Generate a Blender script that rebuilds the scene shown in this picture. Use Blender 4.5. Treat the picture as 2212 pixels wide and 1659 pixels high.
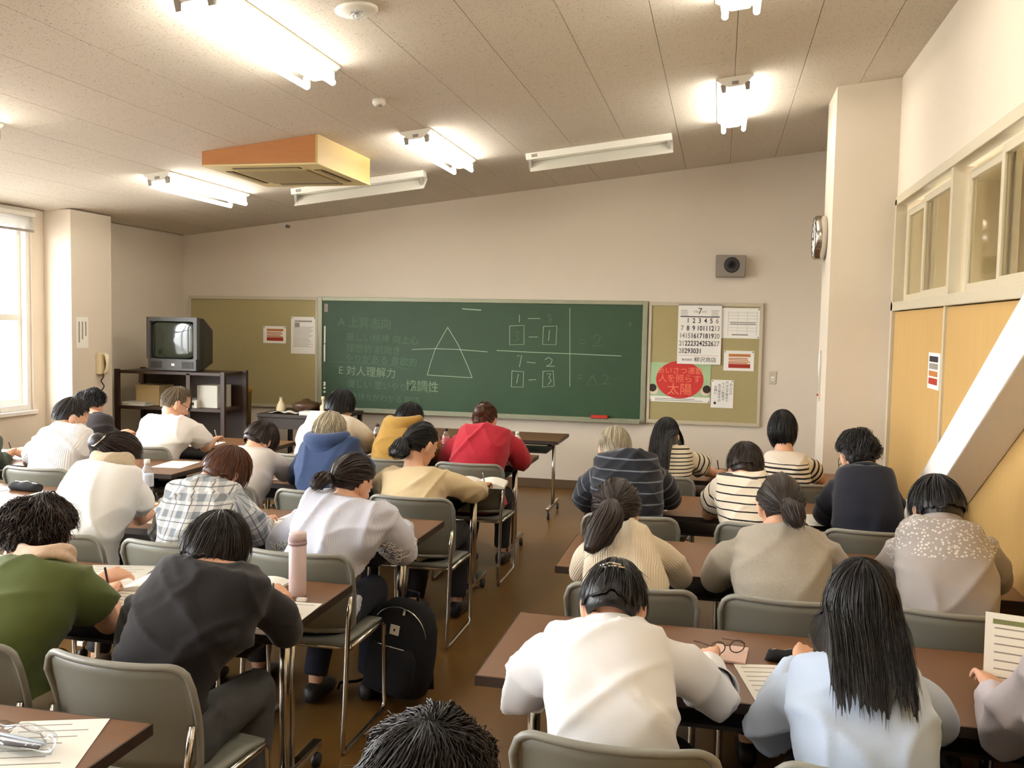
import bpy, bmesh, math, random
import numpy as np
from mathutils import Vector, Matrix, Euler
for _o in list(bpy.data.objects): bpy.data.objects.remove(_o)
rng = np.random.default_rng(7); random.seed(7)
SC = bpy.context.scene; COL = SC.collection
# ------------------------------------------------------------------ camera, sky, exposure
F_PX, IW, IH = 2000.0, 2212, 1659
EYE = np.array([0.0, 0.0, 1.70])
RX = np.array([0.97545, 0.03280, -0.21777]); RX /= np.linalg.norm(RX)      # room axes seen in camera axes
_vy = np.array([1558 - IW / 2, 709 - IH / 2, F_PX]); _vy /= np.linalg.norm(_vy)
_vx = -np.array([-7758 - IW / 2, 532 - IH / 2, F_PX]); _vx -= _vx @ _vy * _vy; _vx /= np.linalg.norm(_vx)
_vz = np.cross(_vx, _vy)
if _vz[1] > 0: _vz = -_vz
RW = np.stack([_vx, _vy, _vz])
def at(u, v, Y):                      # point of the room at depth Y seen at photo pixel (u, v)
    d = RW @ np.array([u - IW / 2, v - IH / 2, F_PX]); return EYE + d * (Y / d[1])
def atz(u, v, Z):
    d = RW @ np.array([u - IW / 2, v - IH / 2, F_PX]); return EYE + d * ((Z - EYE[2]) / d[2])
cam = bpy.data.cameras.new('camera'); cam_ob = bpy.data.objects.new('camera', cam); COL.objects.link(cam_ob)
cam.sensor_width = 36; cam.lens = 36 * F_PX / IW; cam.clip_start = 0.05
_r, _u, _f = RW @ np.array([1, 0, 0]), RW @ np.array([0, -1, 0]), RW @ np.array([0, 0, 1])
cam_ob.matrix_world = Matrix(((_r[0], _u[0], -_f[0], EYE[0]), (_r[1], _u[1], -_f[1], EYE[1]), (_r[2], _u[2], -_f[2], EYE[2]), (0, 0, 0, 1)))
SC.camera = cam_ob
W = bpy.data.worlds.new('sky'); SC.world = W; W.use_nodes = True
_bg = W.node_tree.nodes['Background']
_wt = W.node_tree; _tc = _wt.nodes.new('ShaderNodeTexCoord'); _sp = _wt.nodes.new('ShaderNodeSeparateXYZ'); _wt.links.new(_tc.outputs['Generated'], _sp.inputs[0])
_mr = _wt.nodes.new('ShaderNodeMapRange'); _mr.inputs[1].default_value = -.08; _mr.inputs[2].default_value = .04; _wt.links.new(_sp.outputs[2], _mr.inputs[0])
_mx = _wt.nodes.new('ShaderNodeMix'); _mx.data_type = 'RGBA'; _mx.inputs[6].default_value = (.27, .27, .26, 1); _mx.inputs[7].default_value = (.93, .97, 1.0, 1)     # pale ground, overcast sky
_wt.links.new(_mr.outputs[0], _mx.inputs[0]); _wt.links.new(_mx.outputs[2], _bg.inputs[0]); _bg.inputs[1].default_value = 13.5
SC.view_settings.view_transform = 'Standard'; SC.view_settings.look = 'None'
SC.view_settings.exposure = 0.92; SC.view_settings.gamma = 1.0; SC.view_settings.use_curve_mapping = False
TUBE_STRENGTH = 21.0
try: SC.cycles.max_bounces = 5; SC.cycles.diffuse_bounces = 3; SC.cycles.glossy_bounces = 2; SC.cycles.use_adaptive_sampling = True; SC.cycles.adaptive_threshold = .04; SC.cycles.caustics_reflective = False; SC.cycles.caustics_refractive = False; SC.cycles.sample_clamp_indirect = 6
except Exception: pass

# ------------------------------------------------------------------ materials
MATS = {}
def srgb(r, g=None, b=None):
    if g is None: r, g, b = r
    f = lambda c: (c / 255 / 12.92) if c / 255 <= .04045 else ((c / 255 + .055) / 1.055) ** 2.4
    return (f(r), f(g), f(b), 1)
class NT:
    def __init__(s, name):
        s.m = bpy.data.materials.new(name); s.m.use_nodes = True; s.t = s.m.node_tree
        s.b = s.t.nodes['Principled BSDF']
    def n(s, typ, **kw):
        x = s.t.nodes.new(typ)
        for k, v in kw.items():
            if isinstance(v, dict):
                for kk, vv in v.items(): x.inputs[kk].default_value = vv
            else: setattr(x, k, v)
        return x
    def l(s, a, b): s.t.links.new(a, b)
    def math(s, op, a, b=None, c=None):
        x = s.n('ShaderNodeMath', operation=op)
        for i, q in enumerate((a, b, c)):
            if q is None: continue
            if isinstance(q, (int, float)): x.inputs[i].default_value = q
            else: s.l(q, x.inputs[i])
        return x.outputs[0]
    def mix(s, fac, a, b):
        x = s.n('ShaderNodeMix', data_type='RGBA')
        for i, q in ((0, fac), (6, a), (7, b)):
            if isinstance(q, (int, float)): x.inputs[i].default_value = q
            elif isinstance(q, tuple): x.inputs[i].default_value = q
            else: s.l(q, x.inputs[i])
        return x.outputs[2]
    def coord(s, which='Object', scale=None):
        c = s.n('ShaderNodeTexCoord').outputs[which]
        if scale is None: return c
        mp = s.n('ShaderNodeMapping'); mp.inputs['Scale'].default_value = scale; s.l(c, mp.inputs['Vector']); return mp.outputs[0]
    def noise(s, vec, scale, detail=3, rough=.55):
        x = s.n('ShaderNodeTexNoise'); x.inputs['Scale'].default_value = scale; x.inputs['Detail'].default_value = detail
        x.inputs['Roughness'].default_value = rough
        if vec is not None: s.l(vec, x.inputs['Vector'])
        return x.outputs['Fac']
    def bump(s, h, strength=.3, dist=.01):
        x = s.n('ShaderNodeBump'); x.inputs['Strength'].default_value = strength; x.inputs['Distance'].default_value = dist
        s.l(h, x.inputs['Height']); s.l(x.outputs[0], s.b.inputs['Normal'])
    def attr(s, name):
        x = s.n('ShaderNodeAttribute'); x.attribute_name = name; return x.outputs['Fac']
def C4(c): return c if len(c) == 4 else srgb(*c)
def dark(c, k): c = C4(c); return (c[0] * k, c[1] * k, c[2] * k, 1)
def plain(name, col, rough=.6, metal=0., vary=.12, scale=18, bump=0., spec=None, coat=0., bscale=200):
    if name in MATS: return MATS[name]
    k = NT(name); v = k.coord('Object'); nz = k.noise(v, scale)
    k.l(k.mix(nz, dark(col, 1 - vary), dark(col, 1 + vary)), k.b.inputs['Base Color'])
    k.b.inputs['Roughness'].default_value = rough; k.b.inputs['Metallic'].default_value = metal
    if spec is not None: k.b.inputs['Specular IOR Level'].default_value = spec
    if coat: k.b.inputs['Coat Weight'].default_value = coat
    if bump: k.bump(k.noise(v, bscale), bump, .004)
    MATS[name] = k.m; return k.m
def emit(name, col, st):
    k = NT(name); k.b.inputs['Base Color'].default_value = C4(col); k.b.inputs['Emission Color'].default_value = C4(col)
    k.b.inputs['Emission Strength'].default_value = st; MATS[name] = k.m; return k.m
def glass(name, tint=(1, 1, 1, 1), gloss=.08, rough=.02):
    k = NT(name); k.t.nodes.remove(k.b); out = k.t.nodes['Material Output']
    tr = k.n('ShaderNodeBsdfTransparent'); tr.inputs[0].default_value = tint
    gl = k.n('ShaderNodeBsdfGlossy'); gl.inputs['Roughness'].default_value = rough
    fr = k.n('ShaderNodeLayerWeight'); fr.inputs[0].default_value = .5
    fac = k.math('ADD', k.math('MULTIPLY', k.math('POWER', fr.outputs['Facing'], 4.0), .35), gloss - .04)
    mx = k.n('ShaderNodeMixShader'); k.l(fac, mx.inputs[0]); k.l(tr.outputs[0], mx.inputs[1]); k.l(gl.outputs[0], mx.inputs[2])
    k.l(mx.outputs[0], out.inputs[0]); MATS[name] = k.m; return k.m
def wood(name, col, scale=(1, 14, 14), rough=.4, amt=.28, coat=0.):
    k = NT(name); v = k.coord('Object', scale); a = k.noise(v, 3.0, 6, .65); b = k.noise(k.coord('Object'), 1.5, 2)
    f = k.math('MULTIPLY_ADD', a, .8, k.math('MULTIPLY', b, .3))
    k.l(k.mix(f, dark(col, 1 - amt), dark(col, 1 + amt)), k.b.inputs['Base Color']); k.b.inputs['Roughness'].default_value = rough
    if coat: k.b.inputs['Coat Weight'].default_value = coat; k.b.inputs['Coat Roughness'].default_value = .2
    k.bump(a, .08, .002); MATS[name] = k.m; return k.m
plain('wallpaint', (222, 209, 190), .85, vary=.03, scale=2.5, bump=.05)
plain('trimpaint', (198, 186, 160), .55, vary=.04)
plain('white_paint', (240, 234, 226), .6, vary=.03)
plain('lamp_white', (238, 234, 222), .45, vary=.02)
plain('lamp_grey', (150, 142, 134), .5, vary=.05)
plain('chrome', (205, 200, 190), .18, 1.0, vary=.05)
plain('chair_grey', (128, 127, 116), .42, vary=.05, scale=6, bump=.03, bscale=400)
plain('chair_rim', (138, 136, 126), .38, vary=.04)
plain('black_plastic', (22, 20, 20), .45, vary=.2)
plain('dark_metal', (48, 42, 38), .45, .3, vary=.15)
plain('black_fabric', (14, 14, 18), .9, vary=.25, scale=120, bump=.3, bscale=600)
plain('paper', (244, 240, 230), .8, vary=.02)
plain('paper_grey', (196, 192, 178), .8, vary=.04)
plain('ink', (46, 42, 44), .8); plain('ink_faint', (150, 142, 132), .8); plain('ink_red', (170, 52, 30), .8)
plain('ink_orange', (190, 120, 60), .8)
plain('chalk', (168, 186, 158), .9, vary=.15, scale=90); plain('chalk_mid', (134, 156, 126), .9, vary=.25, scale=90); plain('chalk_faint', (88, 116, 88), .9, vary=.25, scale=90)
wood('table_wood', (112, 76, 47), (1.2, 16, 16), .38, .2)
plain('table_edge', (48, 35, 26), .5, vary=.1)
wood('panel_wood', (196, 158, 96), (6, 6, .7), .5, .12)
wood('ac_wood_lit', (196, 164, 96), (3, 3, 16), .5, .12)  # housing wood with the yellow lamplight on its side put into the colour
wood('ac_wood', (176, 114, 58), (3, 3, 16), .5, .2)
plain('board_frame', (150, 150, 126), .45, .35, vary=.05)
plain('bulletin', (170, 156, 110), .92, vary=.1, scale=60, bump=.15, bscale=300)
plain('skin', (222, 172, 142), .55, vary=.07, scale=9, spec=.35)
plain('eye_white', (232, 228, 222), .3); plain('lips', (178, 98, 90), .5)
glass('window_glass'); glass('clear_plastic', (.93, .95, .97, 1), .16, .08)
glass('inner_glass', (.80, .78, .70, 1), .14, .05)
emit('tube', (255, 252, 244), TUBE_STRENGTH)
def floor_mat():
    k = NT('floor_vinyl'); v = k.coord('Object'); a = k.noise(v, 1.3, 4); b = k.noise(k.coord('Object', (3, 26, 1)), 3, 4, .7)
    f = k.math('MULTIPLY_ADD', a, .6, k.math('MULTIPLY', b, .5))
    k.l(k.mix(f, srgb(84, 55, 22), srgb(134, 96, 44)), k.b.inputs['Base Color']); k.b.inputs['Roughness'].default_value = .34
    k.bump(b, .05, .002); MATS['floor_vinyl'] = k.m
floor_mat()
def ceil_mat():                         # pale rock-wool board with small dark pinholes
    k = NT('ceiling_board'); v = k.coord('Object', (34, 76, 34)); x = k.n('ShaderNodeTexNoise'); k.l(v, x.inputs['Vector'])
    x.inputs['Scale'].default_value = 2.2; x.inputs['Detail'].default_value = 2.5
    f = k.math('GREATER_THAN', x.outputs['Fac'], .645); g = k.math('MULTIPLY', f, .7)
    k.l(k.mix(g, srgb(214, 203, 186), srgb(100, 88, 76)), k.b.inputs['Base Color']); k.b.inputs['Roughness'].default_value = .9
    MATS['ceiling_board'] = k.m
ceil_mat()
def board_mat():
    k = NT('chalkboard'); v = k.coord('Object'); a = k.noise(v, 1.6, 5, .6); b = k.noise(k.coord('Object', (2, 1, 9)), 3, 4, .6)
    f = k.math('MULTIPLY_ADD', a, .7, k.math('MULTIPLY', b, .35))
    k.l(k.mix(f, srgb(24, 52, 27), srgb(52, 84, 50)), k.b.inputs['Base Color']); k.b.inputs['Roughness'].default_value = .55
    MATS['chalkboard'] = k.m
board_mat()

# ------------------------------------------------------------------ mesh helpers
def np_mesh(name, V, quads=None, tris=None):
    me = bpy.data.meshes.new(name); V = np.asarray(V, np.float32)
    q = np.asarray(quads, np.int32).reshape(-1, 4) if quads is not None and len(quads) else np.zeros((0, 4), np.int32)
    t = np.asarray(tris, np.int32).reshape(-1, 3) if tris is not None and len(tris) else np.zeros((0, 3), np.int32)
    me.vertices.add(len(V)); me.vertices.foreach_set('co', V.ravel())
    li = np.concatenate([q.ravel(), t.ravel()]); me.loops.add(len(li)); me.loops.foreach_set('vertex_index', li)
    ls = np.concatenate([np.arange(len(q)) * 4, len(q) * 4 + np.arange(len(t)) * 3]).astype(np.int32)
    me.polygons.add(len(ls)); me.polygons.foreach_set('loop_start', ls)
    me.update(calc_edges=True); me.validate(); return me
class MB:
    """collects closed shapes, then builds ONE mesh object"""
    def __init__(s): s.V = []; s.Q = []; s.T = []; s.nv = 0; s.qm = []; s.tm = []
    def add(s, V, Q=(), T=(), mi=0):
        V = np.asarray(V, float).reshape(-1, 3); s.V.append(V)
        if len(Q): s.Q.append(np.asarray(Q, int).reshape(-1, 4) + s.nv); s.qm.append(np.full(len(s.Q[-1]), mi))
        if len(T): s.T.append(np.asarray(T, int).reshape(-1, 3) + s.nv); s.tm.append(np.full(len(s.T[-1]), mi))
        s.nv += len(V); return s
    def box(s, x0, x1, y0, y1, z0, z1, mi=0, M=None):
        V = np.array([(x, y, z) for z in (z0, z1) for y in (y0, y1) for x in (x0, x1)], float)
        if M is not None: V = V @ np.asarray(M)[:3, :3].T + np.asarray(M)[:3, 3]
        return s.add(V, [(0, 2, 3, 1), (4, 5, 7, 6), (0, 1, 5, 4), (2, 6, 7, 3), (0, 4, 6, 2), (1, 3, 7, 5)], mi=mi)
    def prism(s, pts, a, b, axis=1, mi=0):      # polygon pts (2D) extruded along axis from a to b
        n = len(pts); o = [i for i in range(3) if i != axis]
        V = np.zeros((2 * n, 3))
        for j, h in enumerate((a, b)):
            V[j * n:(j + 1) * n, o[0]] = [p[0] for p in pts]; V[j * n:(j + 1) * n, o[1]] = [p[1] for p in pts]; V[j * n:(j + 1) * n, axis] = h
        Q = [(i, (i + 1) % n, n + (i + 1) % n, n + i) for i in range(n)]
        T = [(0, i + 1, i) for i in range(1, n - 1)] + [(n, n + i, n + i + 1) for i in range(1, n - 1)]
        return s.add(V, Q, T, mi)
    def rings(s, R, mi=0, closed=False, cap=True):
        R = np.asarray(R, float); m, n = R.shape[:2]; V = R.reshape(-1, 3); Q = []; T = []
        for i in range(m if closed else m - 1):
            j = (i + 1) % m
            for k in range(n): Q.append((i * n + k, i * n + (k + 1) % n, j * n + (k + 1) % n, j * n + k))
        if cap and not closed:
            V = np.vstack([V, R[0].mean(0), R[-1].mean(0)]); a, b = m * n, m * n + 1
            for k in range(n): T.append((a, (k + 1) % n, k)); T.append((b, (m - 1) * n + k, (m - 1) * n + (k + 1) % n))
        return s.add(V, Q, T, mi)
    def tube(s, pts, r, n=8, mi=0, closed=False):
        P = np.asarray(pts, float); r = np.broadcast_to(np.asarray(r, float), (len(P),))
        if closed: t = np.roll(P, -1, 0) - np.roll(P, 1, 0)
        else: t = np.gradient(P, axis=0)
        t /= np.linalg.norm(t, axis=1)[:, None] + 1e-9
        up = np.array([0, 0, 1.0]) if abs(t[0][2]) < .9 else np.array([0, 1.0, 0])
        u = np.cross(t[0], up); u /= np.linalg.norm(u); R = []
        for i in range(len(P)):
            u = u - t[i] * (u @ t[i]); u /= np.linalg.norm(u) + 1e-9; v = np.cross(t[i], u)
            a = np.arange(n) * 2 * np.pi / n
            R.append(P[i] + r[i] * (np.cos(a)[:, None] * u + np.sin(a)[:, None] * v))
        return s.rings(R, mi, closed)
    def lathe(s, prof, c=(0, 0, 0), n=16, mi=0, axis=2, M=None):
        a = np.arange(n) * 2 * np.pi / n; R = []
        for r, h in prof:
            q = np.zeros((n, 3)); o = [i for i in range(3) if i != axis]
            q[:, o[0]] = r * np.cos(a); q[:, o[1]] = r * np.sin(a); q[:, axis] = h
            if M is not None: q = q @ np.asarray(M)[:3, :3].T
            R.append(q + np.asarray(c))
        return s.rings(R, mi)
    def ball(s, c, r, n=10, mi=0, M=None):
        r = np.broadcast_to(np.asarray(r, float), (3,)); th = np.linspace(.12, np.pi - .12, n); a = np.arange(2 * n) * np.pi / n; R = []
        for h in th:
            q = np.stack([np.sin(h) * np.cos(a), np.sin(h) * np.sin(a), np.full(2 * n, np.cos(h))], 1) * r
            if M is not None: q = q @ np.asarray(M)[:3, :3].T
            R.append(q + np.asarray(c))
        return s.rings(R, mi)
    def arrays(s):
        V = np.vstack(s.V) if s.V else np.zeros((0, 3)); Q = np.vstack(s.Q) if s.Q else np.zeros((0, 4), int); T = np.vstack(s.T) if s.T else np.zeros((0, 3), int)
        return V, Q, T
    def build(s, name, mat, parent=None, smooth=False, bevel=0., origin=None, recalc=True):
        V, Q, T = s.arrays()
        if origin is not None: V = V - np.asarray(origin)
        me = np_mesh(name, V, Q, T)
        mats = mat if isinstance(mat, (list, tuple)) else [mat]
        for m in mats: me.materials.append(MATS[m] if isinstance(m, str) else m)
        if len(mats) > 1:
            mi = np.concatenate(s.qm + s.tm).astype(np.int32)
            if len(mi) == len(me.polygons): me.polygons.foreach_set('material_index', mi)
        if recalc:
            bm = bmesh.new(); bm.from_mesh(me); bmesh.ops.recalc_face_normals(bm, faces=bm.faces)
            if bevel: bmesh.ops.bevel(bm, geom=bm.edges[:], offset=bevel, segments=2, affect='EDGES', profile=.5)
            bm.to_mesh(me); bm.free()
        me.polygons.foreach_set('use_smooth', np.full(len(me.polygons), bool(smooth)))
        return link(name, me, parent, origin)
def link(name, me, parent=None, loc=None):
    o = bpy.data.objects.new(name, me); COL.objects.link(o)
    if loc is not None: o.location = Vector([float(x) for x in loc])
    if parent is not None:
        o.parent = parent
    return o
def tag(o, label, cat, group=None, kind=None):
    o['label'] = label; o['category'] = cat
    if group: o['group'] = group
    if kind: o['kind'] = kind
    return o
def struct(o): o['kind'] = 'structure'; return o
def empty(name, loc=(0, 0, 0), rz=0.):
    o = bpy.data.objects.new(name, None); COL.objects.link(o); o.location = Vector([float(x) for x in loc]); o.rotation_euler = (0, 0, rz)
    o.empty_display_size = .1; return o
def smooth(o, angle=None): o.data.polygons.foreach_set('use_smooth', np.ones(len(o.data.polygons), bool)); return o
def copy_tree(o, loc, rz):
    c = o.copy(); COL.objects.link(c); c.location = Vector([float(x) for x in loc]); c.rotation_euler = (0, 0, rz)
    for ch in o.children:
        d = ch.copy(); COL.objects.link(d); d.parent = c
        for g in ch.children:
            e = g.copy(); COL.objects.link(e); e.parent = d
    return c
def text_mesh(s, size, mat, name, parent, M, align='CENTER', ext=.0, bold=0.):
    """flat lettering: text turned to a mesh, placed by matrix M (x along, y up)"""
    cu = bpy.data.curves.new('t', 'FONT'); cu.body = s; cu.size = size; cu.align_x = align; cu.align_y = 'CENTER'; cu.extrude = ext; cu.resolution_u = 3; cu.offset = bold
    o = bpy.data.objects.new('t', cu); COL.objects.link(o)
    me = bpy.data.meshes.new_from_object(o.evaluated_get(bpy.context.evaluated_depsgraph_get()))
    bpy.data.objects.remove(o); bpy.data.curves.remove(cu)
    me.transform(M); me.materials.clear(); me.materials.append(MATS[mat]); me.name = name
    return me
def join_meshes(name, meshes, mat, parent, kind=None):
    bm = bmesh.new()
    for m in meshes: bm.from_mesh(m); bpy.data.meshes.remove(m)
    me = bpy.data.meshes.new(name); bm.to_mesh(me); bm.free(); me.materials.append(MATS[mat])
    o = link(name, me, parent)
    if kind: o['kind'] = kind
    return o
def rotm(rx=0, ry=0, rz=0): return np.array(Euler((rx, ry, rz), 'XYZ').to_matrix())

# ================================================================== THE ROOM
YF, YB, XR, XL = 9.45, -2.2, 1.16, -5.95
CS, C0 = .115475, 3.3118                        # sloped ceiling  z = C0 + CS x
cz = lambda x: C0 + CS * x
CA = math.atan(CS)
def ceil_pt(u, v):
    d = RW @ np.array([u - IW / 2, v - IH / 2, F_PX]); n = np.array([-CS, 0, 1]); t = (C0 - n @ EYE) / (n @ d); return EYE + t * d
struct(MB().box(XL - .3, XR + .3, YB - .1, YF + .1, -.12, 0).build('floor', 'floor_vinyl'))
# front wall
struct(MB().prism([(XL - .2, 0), (XR + .2, 0), (XR + .2, cz(XR + .2) + .1), (XL - .2, cz(XL - .2) + .1)], YF, YF + .15, 1).build('wall_front', 'wallpaint'))
struct(MB().prism([(XL - .2, 0), (XR + .2, 0), (XR + .2, cz(XR + .2) + .1), (XL - .2, cz(XL - .2) + .1)], YB - .15, YB, 1).build('wall_back', 'wallpaint'))
plain('baseboard', (96, 74, 50), .5, vary=.1)
struct(MB().box(XL, XR, YF - .015, YF, 0, .095).build('baseboard_front', 'baseboard', bevel=.003))
# ceiling: slab with seamed boards hung under it
ceil = struct(MB().prism([(XL - .3, cz(XL - .3) + .014), (XR + .3, cz(XR + .3) + .014), (XR + .3, cz(XR + .3) + .12), (XL - .3, cz(XL - .3) + .12)], YB - .1, YF + .1, 1).build('ceiling', 'table_edge'))
PW, PL = .4235, 1.82
cp_me = None
for i in range(-14, 3):
    x0 = .032 + i * PW; off = (i % 2) * PL * .5
    for j in range(-2, 7):
        ya = max(YB, j * PL + off - .55); yb = min(YF, ya + PL if j * PL + off - .55 >= YB else j * PL + off - .55 + PL)
        if yb - ya < .05 or ya >= YF: continue
        xa, xb = max(x0, XL - .02), min(x0 + PW, XR + .02)
        if xb - xa < .03: continue
        g = .0016
        b = MB(); b.prism([(xa + g, cz(xa + g)), (xb - g, cz(xb - g)), (xb - g, cz(xb - g) + .012), (xa + g, cz(xa + g) + .012)], ya + g, yb - g, 1)
        b.build('ceiling_panel', 'ceiling_board', ceil)
# left wall with window bays (daylight side)
WZ0, WZ1 = .86, 2.58
bays = [(5.25, 7.08), (3.05, 4.95), (.85, 2.75), (-1.6, .55)]
wl = MB(); top = cz(XL) + .1
wl.box(XL - .22, XL, YB, YF, 0, WZ0); wl.box(XL - .22, XL, YB, YF, WZ1, top)
edges = [YF] + [e for a, b in bays for e in (b, a)] + [YB]
for k in range(0, len(edges), 2): wl.box(XL - .22, XL, edges[k + 1], edges[k], WZ0, WZ1)
struct(wl.build('wall_left', 'wallpaint'))
for n, (ya, yb) in enumerate(bays):
    w = struct(empty('window_%d' % (n + 1), (XL, (ya + yb) / 2, WZ0)))
    hw = (yb - ya) / 2; H = WZ1 - WZ0; fx0, fx1 = -.14, -.06
    m = MB(); m.box(-.16, -.02, -hw, -hw + .05, 0, H); m.box(-.16, -.02, hw - .05, hw, 0, H); m.box(-.16, -.02, -hw + .05, hw - .05, 0, .05); m.box(-.16, -.02, -hw + .05, hw - .05, H - .05, H)
    m.build('window_frame', 'white_paint', w)
    for s, (a, b, dx) in enumerate(((-hw + .05, .02, 0), (-.02, hw - .05, .035))):
        sash = MB(); x0, x1 = fx0 + dx, fx0 + dx + .03
        sash.box(x0, x1, a, a + .04, .05, H - .05); sash.box(x0, x1, b - .04, b, .05, H - .05); sash.box(x0, x1, a + .04, b - .04, .05, .1); sash.box(x0, x1, a + .04, b - .04, H - .1, H - .05)
        sash.box(x0, x1, a + .04, b - .04, .79, .845)
        so = sash.build('window_sash', 'lamp_white', w)
        MB().box(x0 + .012, x0 + .017, a + .04, b - .04, .1, .79).build('pane', 'window_glass', so)
        MB().box(x0 + .012, x0 + .017, a + .04, b - .04, .845, H - .1).build('pane', 'window_glass', so)
    sl = MB(); sl.box(-.02, .025, -hw - .03, hw + .03, -.035, 0); sl.build('window_sill', 'white_paint', w, bevel=.004)
    # raised venetian blind under the head of the bay
    bl = tag(empty('venetian_blind', (XL + .02, (ya + yb) / 2, WZ1 - .16)),
             ['raised venetian blind bunched at the head of the visible window', 'raised venetian blind of the second window bay from the front', 'raised venetian blind of the third window bay from the front', 'raised venetian blind of the rearmost window bay'][n], 'blind', 'raised window blinds')
    MB().box(-.005, .045, -hw + .02, hw - .02, .13, .17).build('head_rail', 'lamp_white', bl, bevel=.003)
    base = None
    for q in range(10):
        if base is None:
            base = MB().prism([(.0, 0), (.02, .003), (.04, 0), (.04, .002), (.02, .005), (0, .002)], -hw + .03, hw - .03, 1).build('slat', 'white_paint', bl)
            base.location.z = .03
        else:
            c = base.copy(); COL.objects.link(c); c.parent = bl; c.location.z = .03 + q * .0098
    MB().box(.002, .038, -hw + .03, hw - .03, 0.0, .022).build('bottom_rail', 'lamp_grey', bl, bevel=.003)
# left column
CLX, CLY0, CLY1 = -5.67, 7.23, 7.79
c = MB(); c.box(XL - .02, CLX, CLY0, CLY1, 0, cz(XL) + .02); c2 = struct(c.build('wall_left_pier', 'wallpaint'))
# right wall: plaster above, window band, wooden panels below
wr = MB(); wr.box(XR, XR + .15, YB, YF, 2.60, cz(XR + .15) + .1); wr.box(XR + .06, XR + .15, YB, YF, 0, 1.86)
wr.box(XR, XR + .15, 6.86, YF, 0, 2.60); struct(wr.build('wall_right', 'wallpaint'))
colr = struct(MB().box(.737, XR + .02, 6.91, 7.45, 0, cz(XR) + .02).build('wall_right_pier', 'wallpaint'))
struct(MB().box(XR - .02, XR + .06, YB, 6.86, 1.84, 1.90).build('trim_1', 'trimpaint', bevel=.004))
struct(MB().box(XR - .02, XR + .06, YB, 6.86, 2.56, 2.62).build('trim_2', 'trimpaint', bevel=.004))
wood_wall = struct(MB().box(XR + .03, XR + .07, YB, 6.86, 0, 1.85).build('wall_right_panelling', 'table_edge'))
pb = [6.86, 5.30, 3.75, 2.2, .65, -.9, YB]
for i in range(len(pb) - 1):
    MB().box(XR, XR + .03, pb[i + 1] + .006, pb[i] - .006 - (.06 if i == 0 else 0), .1, 1.835).build('panel', 'panel_wood', wood_wall, bevel=.003)
    struct(MB().box(XR - .012, XR + .05, pb[i + 1] - .018, pb[i + 1] + .018, .1, 1.84).build('trim_%d' % (i + 3), 'trimpaint')) if i < len(pb) - 2 else None
struct(MB().box(XR - .02, XR + .05, 6.80, 6.86, 0, 2.6).build('trim_9', 'trimpaint'))
struct(MB().box(XR - .008, XR + .05, YB, 6.80, 0, .10).build('baseboard_right', 'baseboard'))
wins = [(5.30, 6.80), (3.70, 5.20), (2.1, 3.6), (.5, 2.0), (-1.1, .4)]
for n, (ya, yb) in enumerate(wins):
    w = struct(empty('window_%d' % (n + 5), (XR, (ya + yb) / 2, 1.90))); hw = (yb - ya) / 2; H = .66
    m = MB(); m.box(-.01, .1, -hw - .05, -hw, -.0, H); m.build('mullion', 'trimpaint', w)
    for s, (a, b, dx) in enumerate(((-hw, .03, .0), (-.03, hw, .04))):
        x0 = .015 + dx; t = .028; k = MB(); k.box(x0, x0 + t, a, a + .045, 0.0, H - .035); k.box(x0, x0 + t, b - .045, b, 0.0, H - .035)
        k.box(x0, x0 + t, a + .045, b - .045, 0.0, .05); k.box(x0, x0 + t, a + .045, b - .045, H - .08, H - .035); so = k.build('window_sash', 'trimpaint', w, bevel=.003)
        MB().box(x0 + .011, x0 + .016, a + .045, b - .045, .05, H - .08).build('pane', 'inner_glass', so)
# corridor beyond the inner windows
plain('corridor_paint', (222, 206, 172), .8, vary=.08, scale=3)
cor = MB(); cor.box(XR + 1.5, XR + 1.6, YB, YF, 0, 1.0); cor.box(XR + 1.5, XR + 1.6, YB, YF, 2.0, 3.2);
for _y in np.arange(YB, YF, 1.9): cor.box(XR + 1.5, XR + 1.6, _y, _y + .35, 1.0, 2.0)
cor.box(XR + .15, XR + 1.6, YB, YF, 3.1, 3.2); cor.box(XR + .15, XR + 1.6, YB, YF, -.1, 0); cor.box(XR + .15, XR + 1.6, YF, YF + .1, 0, 3.2); cor.box(XR + .15, XR + 1.6, YB - .1, YB, 0, 3.2)
struct(cor.build('wall_corridor', 'corridor_paint'))
for _i, _y in enumerate(np.arange(YB, YF - .4, 1.9)): struct(MB().box(XR + 1.54, XR + 1.546, _y + .35, min(_y + 1.9, YF), 1.0, 2.0).build('window_%d' % (10 + _i), 'window_glass'))  # unseen outer windows, added so daylight brightens the corridor behind the inner panes
for yy in (6.6, 3.6):  # unseen lamps added to brighten what shows through the inner panes
    cl_ = tag(empty('added_corridor_lamp', (XR + .85, yy, 3.099)), 'added tube lamp lighting the corridor %s inner windows' % ('beyond the far' if yy > 5 else 'beyond the near'), 'lamp', 'added corridor lamps')
    MB().box(-.07, .07, -.6, .6, -.05, 0).build('housing', 'lamp_white', cl_); MB().tube([(0, -.58, -.075), (0, .58, -.075)], .016, 10).build('tube', 'tube', cl_, smooth=True)
# diagonal brace standing just inside the right wall
ba, bb2 = np.array([1.02, 5.95, .42]), np.array([1.02, 2.55, 3.05])
br = MB(); lo = lambda y: 3.586 - .575 * y; up = lambda y: 3.815 - .575 * y
br.prism([(3.586 / .575, 0), (3.815 / .575, 0), (.15, up(.15)), (.15, lo(.15))], .99, 1.158, 0)
struct(br.build('wall_right_brace', 'white_paint', bevel=.006))

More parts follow.
